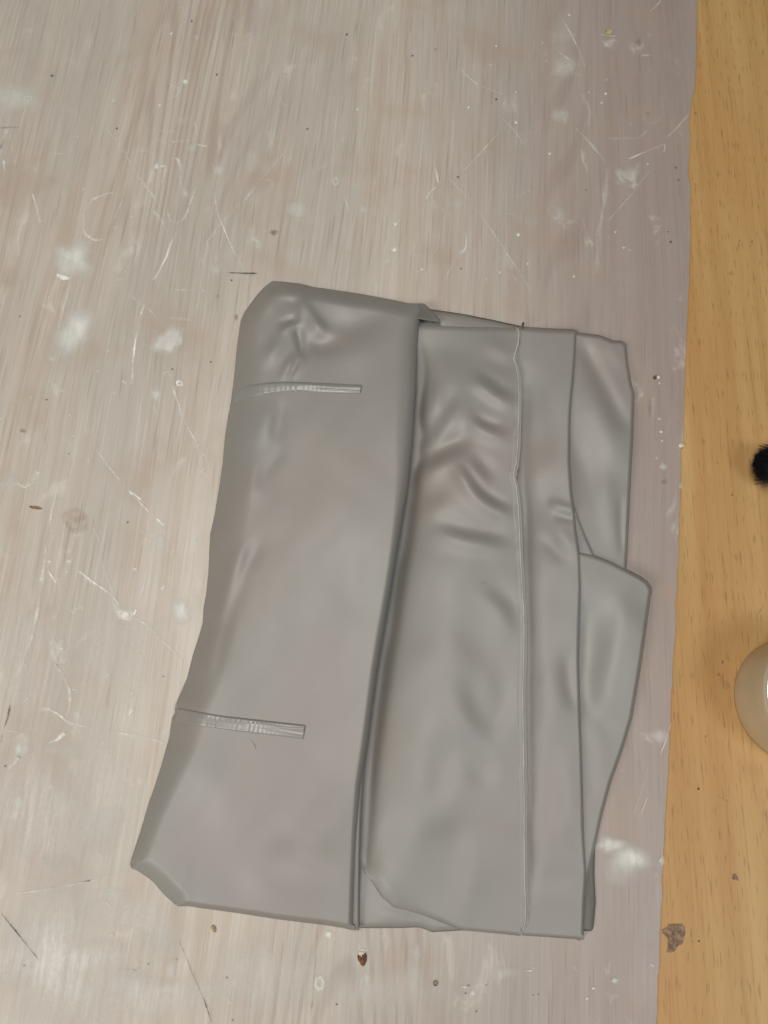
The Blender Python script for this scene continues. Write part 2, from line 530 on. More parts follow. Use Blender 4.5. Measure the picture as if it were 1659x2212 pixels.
# --- bottom right inner corner
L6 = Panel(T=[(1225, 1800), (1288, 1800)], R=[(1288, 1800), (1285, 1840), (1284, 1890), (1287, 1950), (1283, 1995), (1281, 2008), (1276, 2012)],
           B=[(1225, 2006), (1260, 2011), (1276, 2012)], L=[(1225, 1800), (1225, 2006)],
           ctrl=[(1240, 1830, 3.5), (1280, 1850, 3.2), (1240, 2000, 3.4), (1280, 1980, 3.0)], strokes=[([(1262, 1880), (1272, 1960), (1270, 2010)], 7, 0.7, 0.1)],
           edges={'R': 7, 'B': 6}, zf=floor_zf, sm=3, sig=60).build('inner_corner', 40, 80, garment, M_BACK_SHADED)  # darker colour puts this corner's shade into the fabric

# --- right lower flap with the pointed corner
L5 = Panel(T=[(1222, 1184), (1255, 1192), (1280, 1198), (1320, 1213), (1352, 1228), (1385, 1245), (1400, 1256), (1409, 1271)],
           R=[(1409, 1271), (1405, 1295), (1395, 1370), (1388, 1420), (1380, 1470), (1366, 1550), (1345, 1620), (1320, 1690), (1301, 1760), (1286, 1830), (1272, 1890), (1264, 1935)],
           B=[(1222, 1940), (1264, 1935)], L=[(1222, 1184), (1222, 1940)],
           ctrl=[(1250, 1220, 12), (1310, 1250, 12), (1385, 1285, 11.5), (1270, 1350, 7), (1350, 1370, 12.5), (1385, 1400, 12), (1265, 1500, 7), (1350, 1520, 11),
                 (1270, 1650, 8), (1310, 1650, 9), (1260, 1800, 6.5), (1255, 1900, 5)],
           strokes=[([(1335, 1262), (1352, 1310), (1346, 1350), (1334, 1420), (1322, 1480), (1310, 1545)], 18, 1.3, 0.2),
                    ([(1262, 1280), (1266, 1360), (1264, 1460), (1262, 1560)], 24, -3.2, 0.2), ([(1388, 1300), (1380, 1380), (1366, 1470), (1345, 1560)], 18, 1.4, 0.2), ([(1262, 1440), (1290, 1480), (1325, 1530)], 20, 1.2),
                    ([(1258, 1560), (1275, 1640), (1280, 1740)], 12, -0.9), ([(1300, 1545), (1318, 1590)], 14, -0.7)],
           edges={'T': 10, 'R': 9}, zf=lambda U, V, H: lerp(np.minimum(0.0075, H - 0.002), 0.0006, sstep(0.35, 0.85, U)), sm=(4, 6, 3, 3), sig=62, ak=0.95).build('side_flap', 90, 260, garment)

# --- pleat between the welted edge and the right flaps
L3 = Panel(T=[(1080, 704), (1122, 705), (1180, 709), (1238, 711), (1247, 714)],
           R=[(1247, 714), (1244, 780), (1237, 850), (1233, 900), (1232, 1000), (1236, 1060), (1241, 1098), (1244, 1112), (1243, 1128), (1248, 1160), (1254, 1200),
              (1256, 1260), (1253, 1350), (1251, 1420), (1253, 1500), (1257, 1600), (1260, 1700), (1262, 1800), (1266, 1860), (1268, 1880), (1264, 1940), (1262, 1990), (1261, 2030)],
           B=[(1080, 2014), (1118, 2020), (1180, 2024), (1261, 2030)],
           L=[(1080, 704), (1080, 2014)],
           ctrl=[(1120, 730, 5.5), (1230, 730, 9), (1225, 800, 14), (1130, 900, 7), (1225, 900, 17), (1130, 1100, 7), (1225, 1080, 17), (1130, 1300, 8), (1195, 1300, 16), (1245, 1300, 14.5), (1130, 1500, 9.5),
                 (1195, 1500, 14.5), (1245, 1500, 12.5), (1135, 1700, 9), (1190, 1700, 12.5), (1240, 1700, 12.5), (1135, 1880, 7.5), (1230, 1880, 10), (1140, 2000, 5.5), (1240, 2000, 7)],
           strokes=[([(1128, 760), (1130, 900), (1128, 1050), (1136, 1250), (1140, 1400), (1140, 1600), (1140, 1800), (1142, 1960)], 15, -2.6, 0.08), ([(1150, 770), (1158, 860), (1168, 960), (1175, 1030)], 20, -2.0), ([(1188, 1085), (1215, 1096), (1248, 1104)], 9, 1.5, 0.15), ([(1196, 1112), (1222, 1118), (1250, 1124)], 8, -1.3, 0.12),
                    ([(1186, 1128), (1215, 1160), (1250, 1200)], 14, 1.6), ([(1170, 1150), (1195, 1180), (1230, 1215)], 12, -1.4),
                    ([(1180, 1010), (1190, 1060), (1180, 1120)], 18, -0.9), ([(1160, 1040), (1150, 1100), (1158, 1190)], 20, -1.3),
                    ([(1232, 1385), (1224, 1450), (1232, 1500), (1246, 1545)], 11, -1.5), ([(1190, 1420), (1200, 1500), (1190, 1600)], 20, 1.0),
                    ([(1180, 1640), (1186, 1740), (1176, 1830)], 20, -0.9), ([(1150, 1905), (1200, 1895), (1255, 1905)], 18, -0.7), ([(1225, 1600), (1232, 1750), (1240, 1860)], 16, 1.0)],
           edges={'T': 12, 'R': 8, 'B': 7}, zf=lambda U, V, H: np.maximum(lerp(0.0006, np.maximum(H - 0.0075, 0.0006), sstep(0.02, 0.10, V) * sstep(0.01, 0.08, 1 - V)), 0.0006),
           sm=(3, 5, 4, 3), sig=60, ak=0.95)
L3.build('pleat', 110, 420, garment)

# --- middle panel with all the soft creases
HEM = [(1113, 707), (1119, 712), (1121, 722), (1119, 742), (1113, 762), (1109, 774), (1114, 788), (1118, 806), (1121, 850), (1120.5, 900), (1118, 960), (1114, 1003), (1110, 1012), (1112, 1018),
       (1108, 1026), (1111, 1036), (1115, 1050), (1119, 1090), (1122, 1150), (1124, 1200), (1127, 1255), (1128, 1290), (1131, 1310), (1132, 1360), (1131, 1430), (1129, 1500), (1130, 1580),
       (1132, 1650), (1130, 1672), (1132, 1700), (1132, 1800), (1133, 1900), (1135, 1960), (1134, 1990), (1130, 2008), (1124, 2021)]
L2_STROKES = [
    ([(888, 725), (882, 830), (876, 900), (866, 1000), (842, 1170), (816, 1320), (794, 1445), (776, 1560), (762, 1680), (756, 1790), (750, 1880), (748, 1960)], 25, -9.5, 0.06),
    ([(900, 968), (932, 926), (958, 887), (983, 838)], 13, -2.2, 0.2), ([(912, 930), (935, 885), (958, 840)], 14, 1.6, 0.25), ([(935, 948), (965, 905), (995, 862)], 15, 1.7),
    ([(886, 1012), (913, 996), (946, 978), (989, 950), (1020, 953)], 12, -2.1, 0.15), ([(898, 1040), (940, 1008), (985, 985), (1010, 1000)], 13, 1.8),
    ([(1015, 815), (1052, 838), (1080, 860), (1112, 872)], 11, 2.3, 0.22), ([(1030, 800), (1062, 824), (1092, 846), (1112, 850)], 10, -1.3),
    ([(1005, 895), (1035, 924), (1070, 942), (1105, 948)], 11, 1.9), ([(1022, 895), (1048, 912), (1085, 924)], 9, -1.4),
    ([(1000, 990), (1030, 1020), (1052, 1046)], 12, 1.6), ([(1020, 984), (1046, 1008), (1068, 1035)], 11, -1.5),
    ([(972, 1000), (1000, 1030), (1022, 1068), (1055, 1096), (1112, 1118)], 11, 2.2, 0.2), ([(985, 985), (1014, 1018), (1038, 1056), (1068, 1078), (1112, 1098)], 9, -1.2),
    ([(915, 1140), (990, 1162), (1050, 1175), (1110, 1180)], 14, 1.8), ([(930, 1128), (1000, 1143), (1062, 1155), (1110, 1164)], 11, -1.5),
    ([(900, 1090), (930, 1070), (965, 1060)], 16, -1.1), ([(905, 1115), (950, 1090), (985, 1085)], 15, 1.0),
    ([(1033, 1262), (1064, 1298), (1094, 1322), (1100, 1350), (1090, 1385)], 13, 1.9), ([(1045, 1250), (1078, 1284), (1110, 1306), (1115, 1345), (1106, 1380)], 10, -1.6),
    ([(1022, 1335), (1010, 1372), (1040, 1415)], 16, -1.6), ([(990, 1330), (985, 1380), (1000, 1420)], 20, 1.0),
    ([(1019, 1455), (1012, 1497), (1043, 1545), (1045, 1605)], 14, -1.7), ([(990, 1460), (985, 1510), (1014, 1560), (1018, 1620)], 16, 1.4),
    ([(1081, 1440), (1077, 1521), (1062, 1598)], 12, -1.6), ([(1058, 1440), (1062, 1500), (1056, 1560)], 11, 1.0),
    ([(966, 1560), (964, 1653), (940, 1722), (920, 1775)], 16, -1.8), ([(930, 1580), (930, 1660), (905, 1740)], 22, 1.4), ([(1000, 1600), (1000, 1680), (985, 1760)], 18, 1.3),
    ([(1015, 1640), (1035, 1668), (1070, 1655)], 14, -1.3), ([(1040, 1600), (1068, 1640), (1085, 1700)], 12, 0.9), ([(905, 1630), (908, 1670)], 22, -0.9),
    ([(948, 1706), (923, 1772), (902, 1832), (892, 1910)], 22, 2.2), ([(985, 1740), (962, 1830), (950, 1930)], 30, -1.8), ([(1026, 1785), (1020, 1850), (1012, 1930), (1000, 2000)], 13, 1.6, 0.12),
    ([(1060, 1800), (1050, 1880), (1030, 1940)], 18, 1.3), ([(1085, 1840), (1075, 1920), (1060, 1985)], 20, -1.1),
    ([(800, 1880), (840, 1905), (880, 1935)], 14, 1.4), ([(860, 1250), (930, 1230), (1010, 1235)], 30, 0.7), ([(850, 1400), (920, 1430), (960, 1500)], 40, 0.8), ([(905, 760), (960, 752), (1020, 765)], 20, -0.8),
    ([(1050, 770), (1080, 790), (1105, 798)], 14, -1.2), ([(925, 845), (905, 820), (915, 790)], 16, -1.0), ([(1040, 740), (1075, 752), (1104, 770)], 14, 1.0)]
L2_STROKES = [(p, w * (1.1 if p[0][1] < 1240 else 1.5), a * (1.1 if p[0][1] < 1240 else 0.8), *r) for p, w, a, *r in L2_STROKES]
L2 = Panel(T=[(840, 695), (910, 699), (1000, 703), (1060, 705), (1113, 707)], R=HEM,
           B=[(720, 1822), (776, 1870), (804, 1905), (824, 1938), (852, 1961), (902, 1974), (958, 1994), (996, 2009), (1060, 2015), (1124, 2021)],
           L=[(840, 695), (835, 900), (810, 1150), (760, 1450), (730, 1700), (720, 1822)],
           ctrl=[(912, 740, 8), (1000, 720, 6), (1100, 720, 6.5), (990, 800, 12.5), (1095, 800, 13), (905, 900, 8.5), (990, 880, 19), (1100, 880, 17), (882, 1100, 8), (970, 1100, 20.5), (1100, 1100, 17),
                 (855, 1300, 8), (950, 1300, 21), (1110, 1300, 18), (822, 1500, 7.5), (920, 1500, 20.5), (1110, 1500, 17.5), (795, 1700, 7), (900, 1700, 17.5), (1100, 1700, 16),
                 (790, 1830, 8), (900, 1880, 11), (1100, 1880, 13), (1000, 1980, 9.5), (1110, 1990, 9), (870, 1945, 7)],
           strokes=L2_STROKES,
           edges={'T': 14, 'R': 7, 'B': lambda U, V: lerp(34.0, 8.0, sstep(0.35, 0.75, U))}, zf=lambda U, V, H: np.maximum(H - 0.0050, lerp(0.0040, 0.0024, sstep(0.4, 0.6, U)) * sstep(0.6, 0.85, V) + 0.0010), sm=(4, 1.5, 6, 6), sig=58, ak=1.05, hmin=3.2)
L2o = L2.build('middle_panel', 150, 460, garment)

# raised welt running along the edge of the middle panel
hem = np.array(HEM, float)
inner = [(x - 11 + 1.5 * math.sin(i * 1.7), y) for i, (x, y) in enumerate(HEM)]


def welt_height(U, V, X, Y):
    return 0.0


class Follow(Panel):
    """strip that follows the surface of another panel"""

    def __init__(self, ref, T, R, B, L, puff, edges, sm=2, low=0.0002):
        super().__init__(T, R, B, L, [(0, 0, 0)], [], edges, None, sm)
        self.ref = ref; self.puff = puff; self.low = low

    def height(self, X, Y, U, V):
        H = self.ref.soft(X, Y)
        zr = self.refz(X, Y, H)
        f = np.ones(X.shape)
        for e, w in self.edges.items():
            d, _ = polydist(X, Y, self.c['TRBL'.index(e)][::3])
            t = np.clip(d / w, 0, 1)
            f = f * np.sqrt(np.clip(1 - (1 - t) ** 2, 0, 1))
        return zr - self.low + (self.puff(U, V, X, Y) + self.low) * f

    def refz(self, X, Y, H):
        r = self.ref
        f = np.ones(X.shape)
        for e, w in r.edges.items():
            if e == 'R' and self.skip_right:
                continue
            d, _ = polydist(X, Y, r.c['TRBL'.index(e)][::3])
            wl = w(0 * X, np.clip((Y - 620) / 1340, 0, 1)) if callable(w) else w
            t = np.clip(d / wl, 0, 1)
            fe = np.sqrt(np.clip(1 - (1 - t) ** 2, 0, 1))
            if e in r.lin:
                fe = lerp(fe, 1 - (1 - t) ** 2.1, r.lin[e])
            f = f * fe
        zf = self.ref_floor(H)
        return zf + (H - zf) * f

    skip_right = False
    ref_floor = staticmethod(lambda H: 0.0003)


welt = Follow(L2, T=[inner[0], (1113, 707)], R=[(x + 1.5, y) for x, y in HEM], B=[inner[-1], (1125, 2022)], L=inner,
              puff=lambda U, V, X, Y: 0.0004 + 0.00012 * np.sin(Y / 9.0 + 2 * np.sin(Y / 37.0)) * (np.sin(Y / 61.0) > 0.2), edges={'L': 9, 'R': 4, 'T': 6, 'B': 6}, sm=1)
welt.skip_right = True
welt.ref_floor = staticmethod(lambda H: np.maximum(H - 0.005, 0.0024))
welt.build('welt', 12, 500, garment, under=0.006)

M_TRIM = mat_cloth('pale_trim_edge', (0.47, 0.45, 0.41), 0.42, 0.7)
trim = Follow(L2, T=[(1110.5, 707), (1114.5, 707)], R=[(x + 2.0, y) for x, y in HEM], B=[(1122, 2022), (1125.5, 2022)], L=[(x - 1.6 - 0.6 * math.sin(y / 23.0), y) for x, y in HEM],
              puff=lambda U, V, X, Y: 0.0009 + 0.0002 * np.sin(Y / 11.0 + 2 * np.sin(Y / 31.0)), edges={'L': 2, 'R': 2}, sm=1)
trim.skip_right = True
trim.ref_floor = staticmethod(lambda H: np.maximum(H - 0.005, 0.0024))
trim.build('trim_edge', 8, 500, garment, M_TRIM, under=0.004)

# --- the big left flap on top
L1_LEFT = [(588, 607), (572, 619), (556, 636), (538, 660), (527, 676), (520, 692), (516, 720), (511, 760), (507, 800), (504, 830), (499, 868), (492, 905), (486, 945), (481, 1000), (474, 1050), (464, 1110),
           (454, 1155), (452, 1195), (450, 1240), (445, 1285), (440, 1312), (438, 1345), (428, 1380), (418, 1410), (404, 1465), (388, 1502), (379, 1522), (377.5, 1531), (379.5, 1538), (372, 1549),
           (369, 1568), (366, 1592), (360, 1612), (346, 1662), (332, 1705), (318, 1745), (302, 1800), (290, 1835), (283, 1858), (281, 1872), (285, 1877), (293, 1879),
           (310, 1889), (330, 1904), (345, 1922), (360, 1938), (378, 1954), (386, 1958)]
L1_RIGHT = [(917, 656), (912, 668), (907, 690), (902, 730), (900, 770), (899, 830), (896, 880), (891, 950), (885, 1020), (880, 1060), (860, 1180), (848, 1255), (835, 1330), (815, 1450),
            (803, 1540), (795, 1600), (780, 1700), (773, 1800), (769, 1900), (767, 1960), (766, 2009)]
L1_STROKES = [
    ([(648, 700), (672, 716), (704, 724), (740, 722)], 10, 1.6, 0.15), ([(648, 700), (626, 720), (596, 756), (570, 790)], 10, 1.9, 0.12), ([(652, 644), (650, 672), (648, 704)], 7, 2.2, 0.12), ([(655, 650), (678, 686), (706, 716)], 8, 2.0, 0.12),
    ([(616, 652), (634, 652), (646, 660)], 8, -2.0), ([(606, 706), (624, 690), (646, 688)], 6, -2.2, 0.1), ([(606, 718), (626, 704), (644, 702)], 6, 1.6, 0.1), ([(644, 712), (650, 745), (652, 768)], 7, -2.4, 0.1), ([(664, 742), (690, 748), (730, 738)], 12, -1.8),
    ([(634, 772), (618, 800), (606, 822)], 7, 1.8, 0.15), ([(656, 766), (644, 792), (634, 818)], 6, 1.6, 0.15),
    ([(652, 640), (656, 675), (680, 700), (706, 722)], 9, 2.0), ([(575, 775), (600, 728), (618, 700), (640, 688)], 10, 1.9, 0.2), ([(640, 700), (648, 735), (655, 765)], 8, -1.6, 0.2),
    ([(596, 700), (620, 690), (640, 694)], 6, -1.2), ([(672, 748), (735, 722), (800, 690), (846, 668)], 22, -2.2, 0.2), ([(690, 775), (760, 760), (830, 725)], 28, 1.4),
    ([(560, 760), (590, 730), (605, 695)], 9, -1.3), ([(612, 805), (628, 780), (640, 762)], 7, 1.4), ([(640, 810), (655, 785), (664, 770)], 7, 1.1), ([(626, 812), (642, 790), (650, 772)], 5, -1.2),
    ([(690, 640), (740, 655), (770, 680)], 16, 1.2), ([(620, 640), (600, 655), (612, 672)], 12, -1.0), ([(665, 690), (690, 708), (680, 730)], 8, 1.2), ([(560, 640), (585, 655), (612, 652)], 14, 0.9),
    ([(616, 862), (603, 905), (593, 960)], 9, -1.3, 0.25), ([(588, 862), (574, 910), (566, 965)], 14, 1.2), ([(596, 945), (602, 985), (570, 1018), (552, 1060)], 9, -1.1), ([(560, 985), (545, 1040), (540, 1090)], 14, 1.1),
    ([(570, 1150), (548, 1193), (522, 1228), (511, 1275), (480, 1368), (458, 1475)], 12, -1.5, 0.2), ([(540, 1160), (512, 1220), (490, 1280), (455, 1390), (430, 1490)], 15, 2.0, 0.2),
    ([(772, 1150), (756, 1290), (738, 1400)], 20, -0.5), ([(700, 900), (740, 1050), (730, 1250)], 60, 0.8),
    ([(570, 1872), (632, 1840), (690, 1868), (720, 1900)], 24, -1.2), ([(610, 1740), (670, 1800), (725, 1870)], 26, 1.0), ([(396, 1842), (398, 1870), (404, 1900)], 9, 0.9), ([(520, 1860), (580, 1900), (640, 1940)], 34, 1.0),
    ([(400, 1600), (440, 1680), (430, 1760)], 40, -0.8), ([(440, 1600), (470, 1690), (480, 1790)], 36, 0.8), ([(370, 1880), (392, 1930), (400, 1950)], 16, 0.9)]
L1_STROKES = [(p, w * (1.15 if w < 11 else 1.0), a * (0.62 if w < 11 else 1.0), *r) for p, w, a, *r in L1_STROKES]
L1 = Panel(T=[(588, 607), (615, 609), (650, 613), (675, 620), (700, 623), (780, 635), (850, 648), (880, 655), (905, 656), (917, 656)], R=L1_RIGHT,
           B=[(386, 1958), (405, 1957), (430, 1961), (510, 1972), (600, 1986), (700, 1998), (766, 2009)], L=L1_LEFT,
           ctrl=[(570, 660, 12), (650, 680, 13.5), (740, 690, 14.5), (870, 690, 17), (550, 800, 17), (640, 800, 20), (760, 800, 22), (870, 800, 26), (530, 950, 19), (640, 950, 23), (760, 950, 25), (870, 950, 28),
                 (500, 1200, 20), (620, 1200, 25), (740, 1200, 26), (840, 1200, 28), (460, 1450, 19), (580, 1450, 25), (700, 1450, 26), (800, 1450, 27.5), (420, 1600, 17), (560, 1640, 22), (680, 1640, 24),
                 (780, 1640, 25), (340, 1820, 11), (460, 1820, 16), (600, 1820, 19), (740, 1820, 20), (320, 1880, 7), (400, 1930, 9), (520, 1930, 12), (640, 1950, 13), (750, 1970, 15)],
           strokes=L1_STROKES,
           edges={'T': 34, 'R': lambda U, V: lerp(46.0, 17.0, sstep(0.12, 0.42, V)), 'B': 13, 'L': lambda U, V: 40 + 36 * sstep(0.05, 0.2, V) * sstep(0.10, 0.35, 1 - V)},
           zf=lambda U, V, H: lerp(0.0005, np.maximum(H - 0.0130, 0.0005), sstep(0.80, 0.97, U)), sm=(4, 8, 4, 2.0), sig=85)
L1.lin = {'L': 1.0, 'R': 0.0, 'T': 0.8}
L1o = L1.build('top_flap', 190, 520, garment, under=0.002)

# second edge peeping out below the flap at the bottom
L1b = Panel(T=[(768, 1640), (788, 1645)], R=[(788, 1645), (783, 1700), (779, 1780), (777, 1850), (776, 1940), (776, 2009)], B=[(750, 2007), (766, 2010), (776, 2009)],
            L=[(768, 1640), (760, 1740), (750, 1900), (750, 2007)],
            ctrl=[(780, 1650, 16.5), (770, 1800, 14), (765, 1990, 9.5)], strokes=[], edges={'R': 6, 'B': 6}, zf=lambda U, V, H: H - 0.003, sm=3, sig=80)
L1b.build('under_fold', 24, 120, garment)

# folded ear at the top of the flap
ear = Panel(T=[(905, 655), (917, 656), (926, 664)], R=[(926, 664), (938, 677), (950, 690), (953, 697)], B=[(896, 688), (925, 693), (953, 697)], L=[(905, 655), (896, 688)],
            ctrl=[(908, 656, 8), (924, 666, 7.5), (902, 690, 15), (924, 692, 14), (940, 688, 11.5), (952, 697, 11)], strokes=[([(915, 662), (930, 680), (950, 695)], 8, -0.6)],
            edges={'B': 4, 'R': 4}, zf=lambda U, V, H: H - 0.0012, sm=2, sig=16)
ear.build('folded_ear', 30, 30, garment, M_BACK_SHADED)


# --- two sealed strips on the top flap
def strip(Tp, Bp, ripple_from, ripple_to, name, thick, rip):
    s = Follow(L1, T=Tp, R=[Tp[-1], Bp[-1]], B=Bp, L=[Tp[0], Bp[0]],
               puff=lambda U, V, X, Y: thick * (0.6 + 0.4 * sstep(0.05, 0.55, U)) * (0.75 + 0.25 * np.cos((V - 0.30) * 4.2))
               + 0.00035 * np.exp(-((V - 0.34 - 0.03 * np.sin(U * 17)) / 0.09) ** 2) * sstep(0.5, 0.7, U)
               + 0.00028 * np.exp(-((V - 0.66 - 0.04 * np.sin(U * 13 + 1)) / 0.08) ** 2) * sstep(0.62, 0.75, U)
               + rip * np.sin(U * 150 + 1.2 * np.sin(U * 31)) * sstep(ripple_from, ripple_from + 0.1, U) * sstep(0, 0.14, ripple_to - U)
               + 0.00003 * np.sin(U * 190) * sstep(0.0, 0.1, U) * sstep(0, 0.2, 0.9 - U),
               edges={'T': 5, 'B': 4, 'R': 3}, sm=(4, 0.5, 4, 0.5), low=0.0003)
    o = s.build(name, 300, 36, L1o, M_TAPE, under=0.001)
    return o


strip([(506, 853), (518, 842), (542, 832), (576, 826), (615, 824), (650, 825), (700, 827), (740, 829), (782, 831)],
      [(503, 872), (510, 868), (534, 859), (580, 850), (615, 846), (650, 844.5), (675, 847), (696, 849), (740, 850), (779, 851)], 0.12, 0.62, 'sealed_strip', 0.0015, 0.00008)
strip([(386, 1530), (420, 1536), (482, 1546), (560, 1555), (660, 1566)],
      [(376, 1557), (410, 1564), (462, 1573), (540, 1583), (607, 1591), (656, 1597)], 0.25, 0.72, 'sealed_strip', 0.0014, 0.00004)

# ------------------------------------------------------------------ wear marks in the grey sheet
mark_i = [0]


def mark_z():
    mark_i[0] += 1
    return 0.00008 + mark_i[0] * 2.5e-6


def smooth_path(pts, n, jit):
    q = resample(pts, np.linspace(0, 1, n), 6)
    j = np.convolve(rng.normal(0, 1, n + 4), np.ones(5) / 5, 'valid') * jit
    q[:, 0] += j
    return q


def scratch(pts, w=2.2, a=0.8, mat=None, name='scratch', jit=1.0, parent=None, z=None):
    pts = np.array(pts, float)
    ln = np.hypot(*(pts[1:] - pts[:-1]).T).sum()
    n = int(np.clip(ln / 5, 8, 90))
    if mat is None:
        w, a = w * 1.25, a * 0.82
    q = smooth_path(pts, n, jit)
    t = np.gradient(q, axis=0); t /= np.maximum(np.hypot(t[:, 0], t[:, 1]), 1e-6)[:, None]
    nrm = np.stack([-t[:, 1], t[:, 0]], 1)
    s = np.linspace(0, 1, n)
    ww = w * (0.55 + 0.7 * np.abs(np.convolve(rng.normal(0, 1, n + 6), np.ones(7) / 7, 'valid')) * 1.6)
    fade = np.clip(np.minimum(s, 1 - s) * 9, 0, 1) * np.clip(0.75 + 0.8 * np.convolve(rng.normal(0, 1, n + 6), np.ones(7) / 7, 'valid'), 0.25, 1.2)
    z = mark_z() if z is None else z
    V = []; A = []
    for k, f in ((-1, 0), (-0.35, 1), (0.35, 1), (1, 0)):
        V.append(P(q[:, 0] + nrm[:, 0] * ww * k, q[:, 1] + nrm[:, 1] * ww * k, z)); A.append(fade * f * a)
    V = np.concatenate(V); A = np.concatenate(A)
    F = [(i + r * n, i + 1 + r * n, i + 1 + (r + 1) * n, i + (r + 1) * n) for r in range(3) for i in range(n - 1)]
    return mesh_obj(name, V, F, mat or M_WHITE, parent or lam, attr=A)


def blob(cx, cy, rx, ry, a=0.7, mat=None, name='paint_spot', rot=0.0, ringp=None, rough=0.12, hard=1.0, parent=None, z=None):
    na, nr = 34, 9
    if rx > 14 and ringp is None and mat is None:
        rx, ry, a = rx * 1.25, ry * 1.25, a * 0.85
    ang = np.linspace(0, 2 * math.pi, na, endpoint=False)
    rad = 1 + rough * sum(rng.normal() * np.cos(k * ang + rng.uniform(0, 6.28)) / (0.6 + 0.4 * k) for k in range(2, 7))
    z = mark_z() if z is None else z
    V = [P(cx, cy, z)]; A = [a if ringp is None else a * 0.25]
    for r in range(1, nr + 1):
        t = r / nr
        x = np.cos(ang) * rad * rx * t; y = np.sin(ang) * rad * ry * t
        V += list(P(cx + x * math.cos(rot) - y * math.sin(rot), cy + x * math.sin(rot) + y * math.cos(rot), z))
        f = (1 - float(sstep(0.15, 1.0, t))) if ringp is None else math.exp(-((t - ringp) / 0.2) ** 2) + 0.25 * (t < ringp)
        f = min(1.0, f * hard) * (t < 0.999)
        A += [a * f] * na
    F = [(0, 1 + i, 1 + (i + 1) % na) for i in range(na)]
    for r in range(nr - 1):
        o = 1 + r * na
        F += [(o + i, o + na + i, o + na + (i + 1) % na, o + (i + 1) % na) for i in range(na)]
    return mesh_obj(name, V, F, mat or M_CHALK, parent or lam, attr=A)


def sc_list(fx, fy, items, boost=1.0):
    for it in items:
        pts = [(fx(x), fy(y)) for x, y in it[0]]
        scratch(pts, it[1] * boost ** 0.5, it[2] * boost)


h = lambda k, o=0.0: (lambda x: o + x * k)
# upper left
sc_list(h(.5), h(.5), boost=1.3, items=[
    ([(440, 540), (490, 590), (540, 660), (580, 740), (650, 830), (690, 890)], 2.2, .75), ([(862, 780), (840, 830), (815, 890)], 2.4, 1.0), ([(815, 890), (800, 940), (770, 962), (735, 955), (722, 910)], 3, .7),
    ([(770, 985), (735, 1060), (715, 1115), (690, 1165)], 2, .8), ([(922, 825), (940, 920), (980, 1020), (1040, 1140), (1085, 1240)], 1.6, .65), ([(1270, 610), (1150, 750), (1060, 860), (950, 970), (870, 1080)], 2, .45),
    ([(530, 850), (480, 830), (400, 860), (360, 920), (365, 1010), (410, 1040), (470, 1030)], 2.6, .65), ([(528, 865), (505, 920), (490, 955)], 1.8, .6), ([(140, 830), (160, 910), (180, 980)], 2.6, .75),
    ([(735, 690), (765, 680), (782, 720), (775, 775), (810, 860)], 3.4, .6), ([(720, 705), (710, 760), (695, 810)], 2.6, .55), ([(690, 720), (720, 715)], 2.5, .6), ([(840, 520), (850, 570), (862, 605)], 1.6, .7), ([(850, 625), (893, 632)], 2.2, .7),
    ([(730, 365), (780, 385), (765, 415), (725, 430)], 1.8, .6), ([(680, 350), (674, 420)], 1.6, .6), ([(690, 570), (770, 566)], 2.4, .45), ([(735, 615), (830, 605)], 2.2, .4), ([(650, 900), (690, 940), (730, 1010)], 2.4, .4),
    ([(1165, 560), (1175, 640)], 5, .3), ([(1150, 770), (1185, 795), (1165, 805)], 2.2, .4), ([(1160, 260), (1190, 350)], 1.8, .4), ([(1490, 850), (1510, 920)], 1.8, .4), ([(230, 660), (280, 668)], 1.6, .5),
    ([(600, 600), (590, 660)], 1.6, .4), ([(15, 690), (22, 750)], 3, .6), ([(1200, 400), (1225, 460), (1240, 440)], 2.4, .35), ([(480, 300), (560, 320), (590, 260)], 2, .3), ([(1080, 1020), (1120, 1050), (1110, 1080)], 5, .4)])
for x, y, r, a in [(800, 353, 18, .9), (690, 455, 11, .9), (676, 720, 20, .8), (1570, 905, 26, .45), (740, 145, 8, .9), (360, 818, 7, .7), (790, 35, 7, .7), (1545, 473, 10, .9), (490, 435, 14, .5),
                   (780, 520, 30, .3), (830, 640, 26, .35), (500, 985, 18, .4), (990, 1090, 40, .25), (935, 1165, 26, .4), (1180, 580, 26, .3), (850, 160, 16, .4), (1020, 150, 20, .3), (570, 935, 8, .7), (335, 590, 6, .7)]:
    blob(x / 2, y / 2, r / 2, r / 2, a)
blob(472, 367, 15, 13, .6); blob(642, 453, 20, 19, .55); blob(642, 453, 23, 22, .3, ringp=.6); blob(725, 392, 8, 11, .55, ringp=.7)
blob(30, 212, 62, 40, .55, rough=.2); blob(60, 213, 12, 8, .5, ringp=.7)
blob(158, 562, 48, 46, .85, rough=.2); blob(140, 575, 26, 26, .6); blob(136, 599, 20, 7, 1.2, M_WHITE, rot=.35, hard=2)
blob(161, 716, 40, 52, 1.0, rough=.15, rot=.3); blob(150, 730, 28, 32, .7)
blob(363, 737, 36, 30, .75, rough=.22, hard=1.4); blob(389, 735, 8, 14, .6, M_WHITE)
blob(388, 828, 9, 9, 1.0, M_WHITE, ringp=.6, hard=1.3); blob(337, 853, 15, 15, .7)
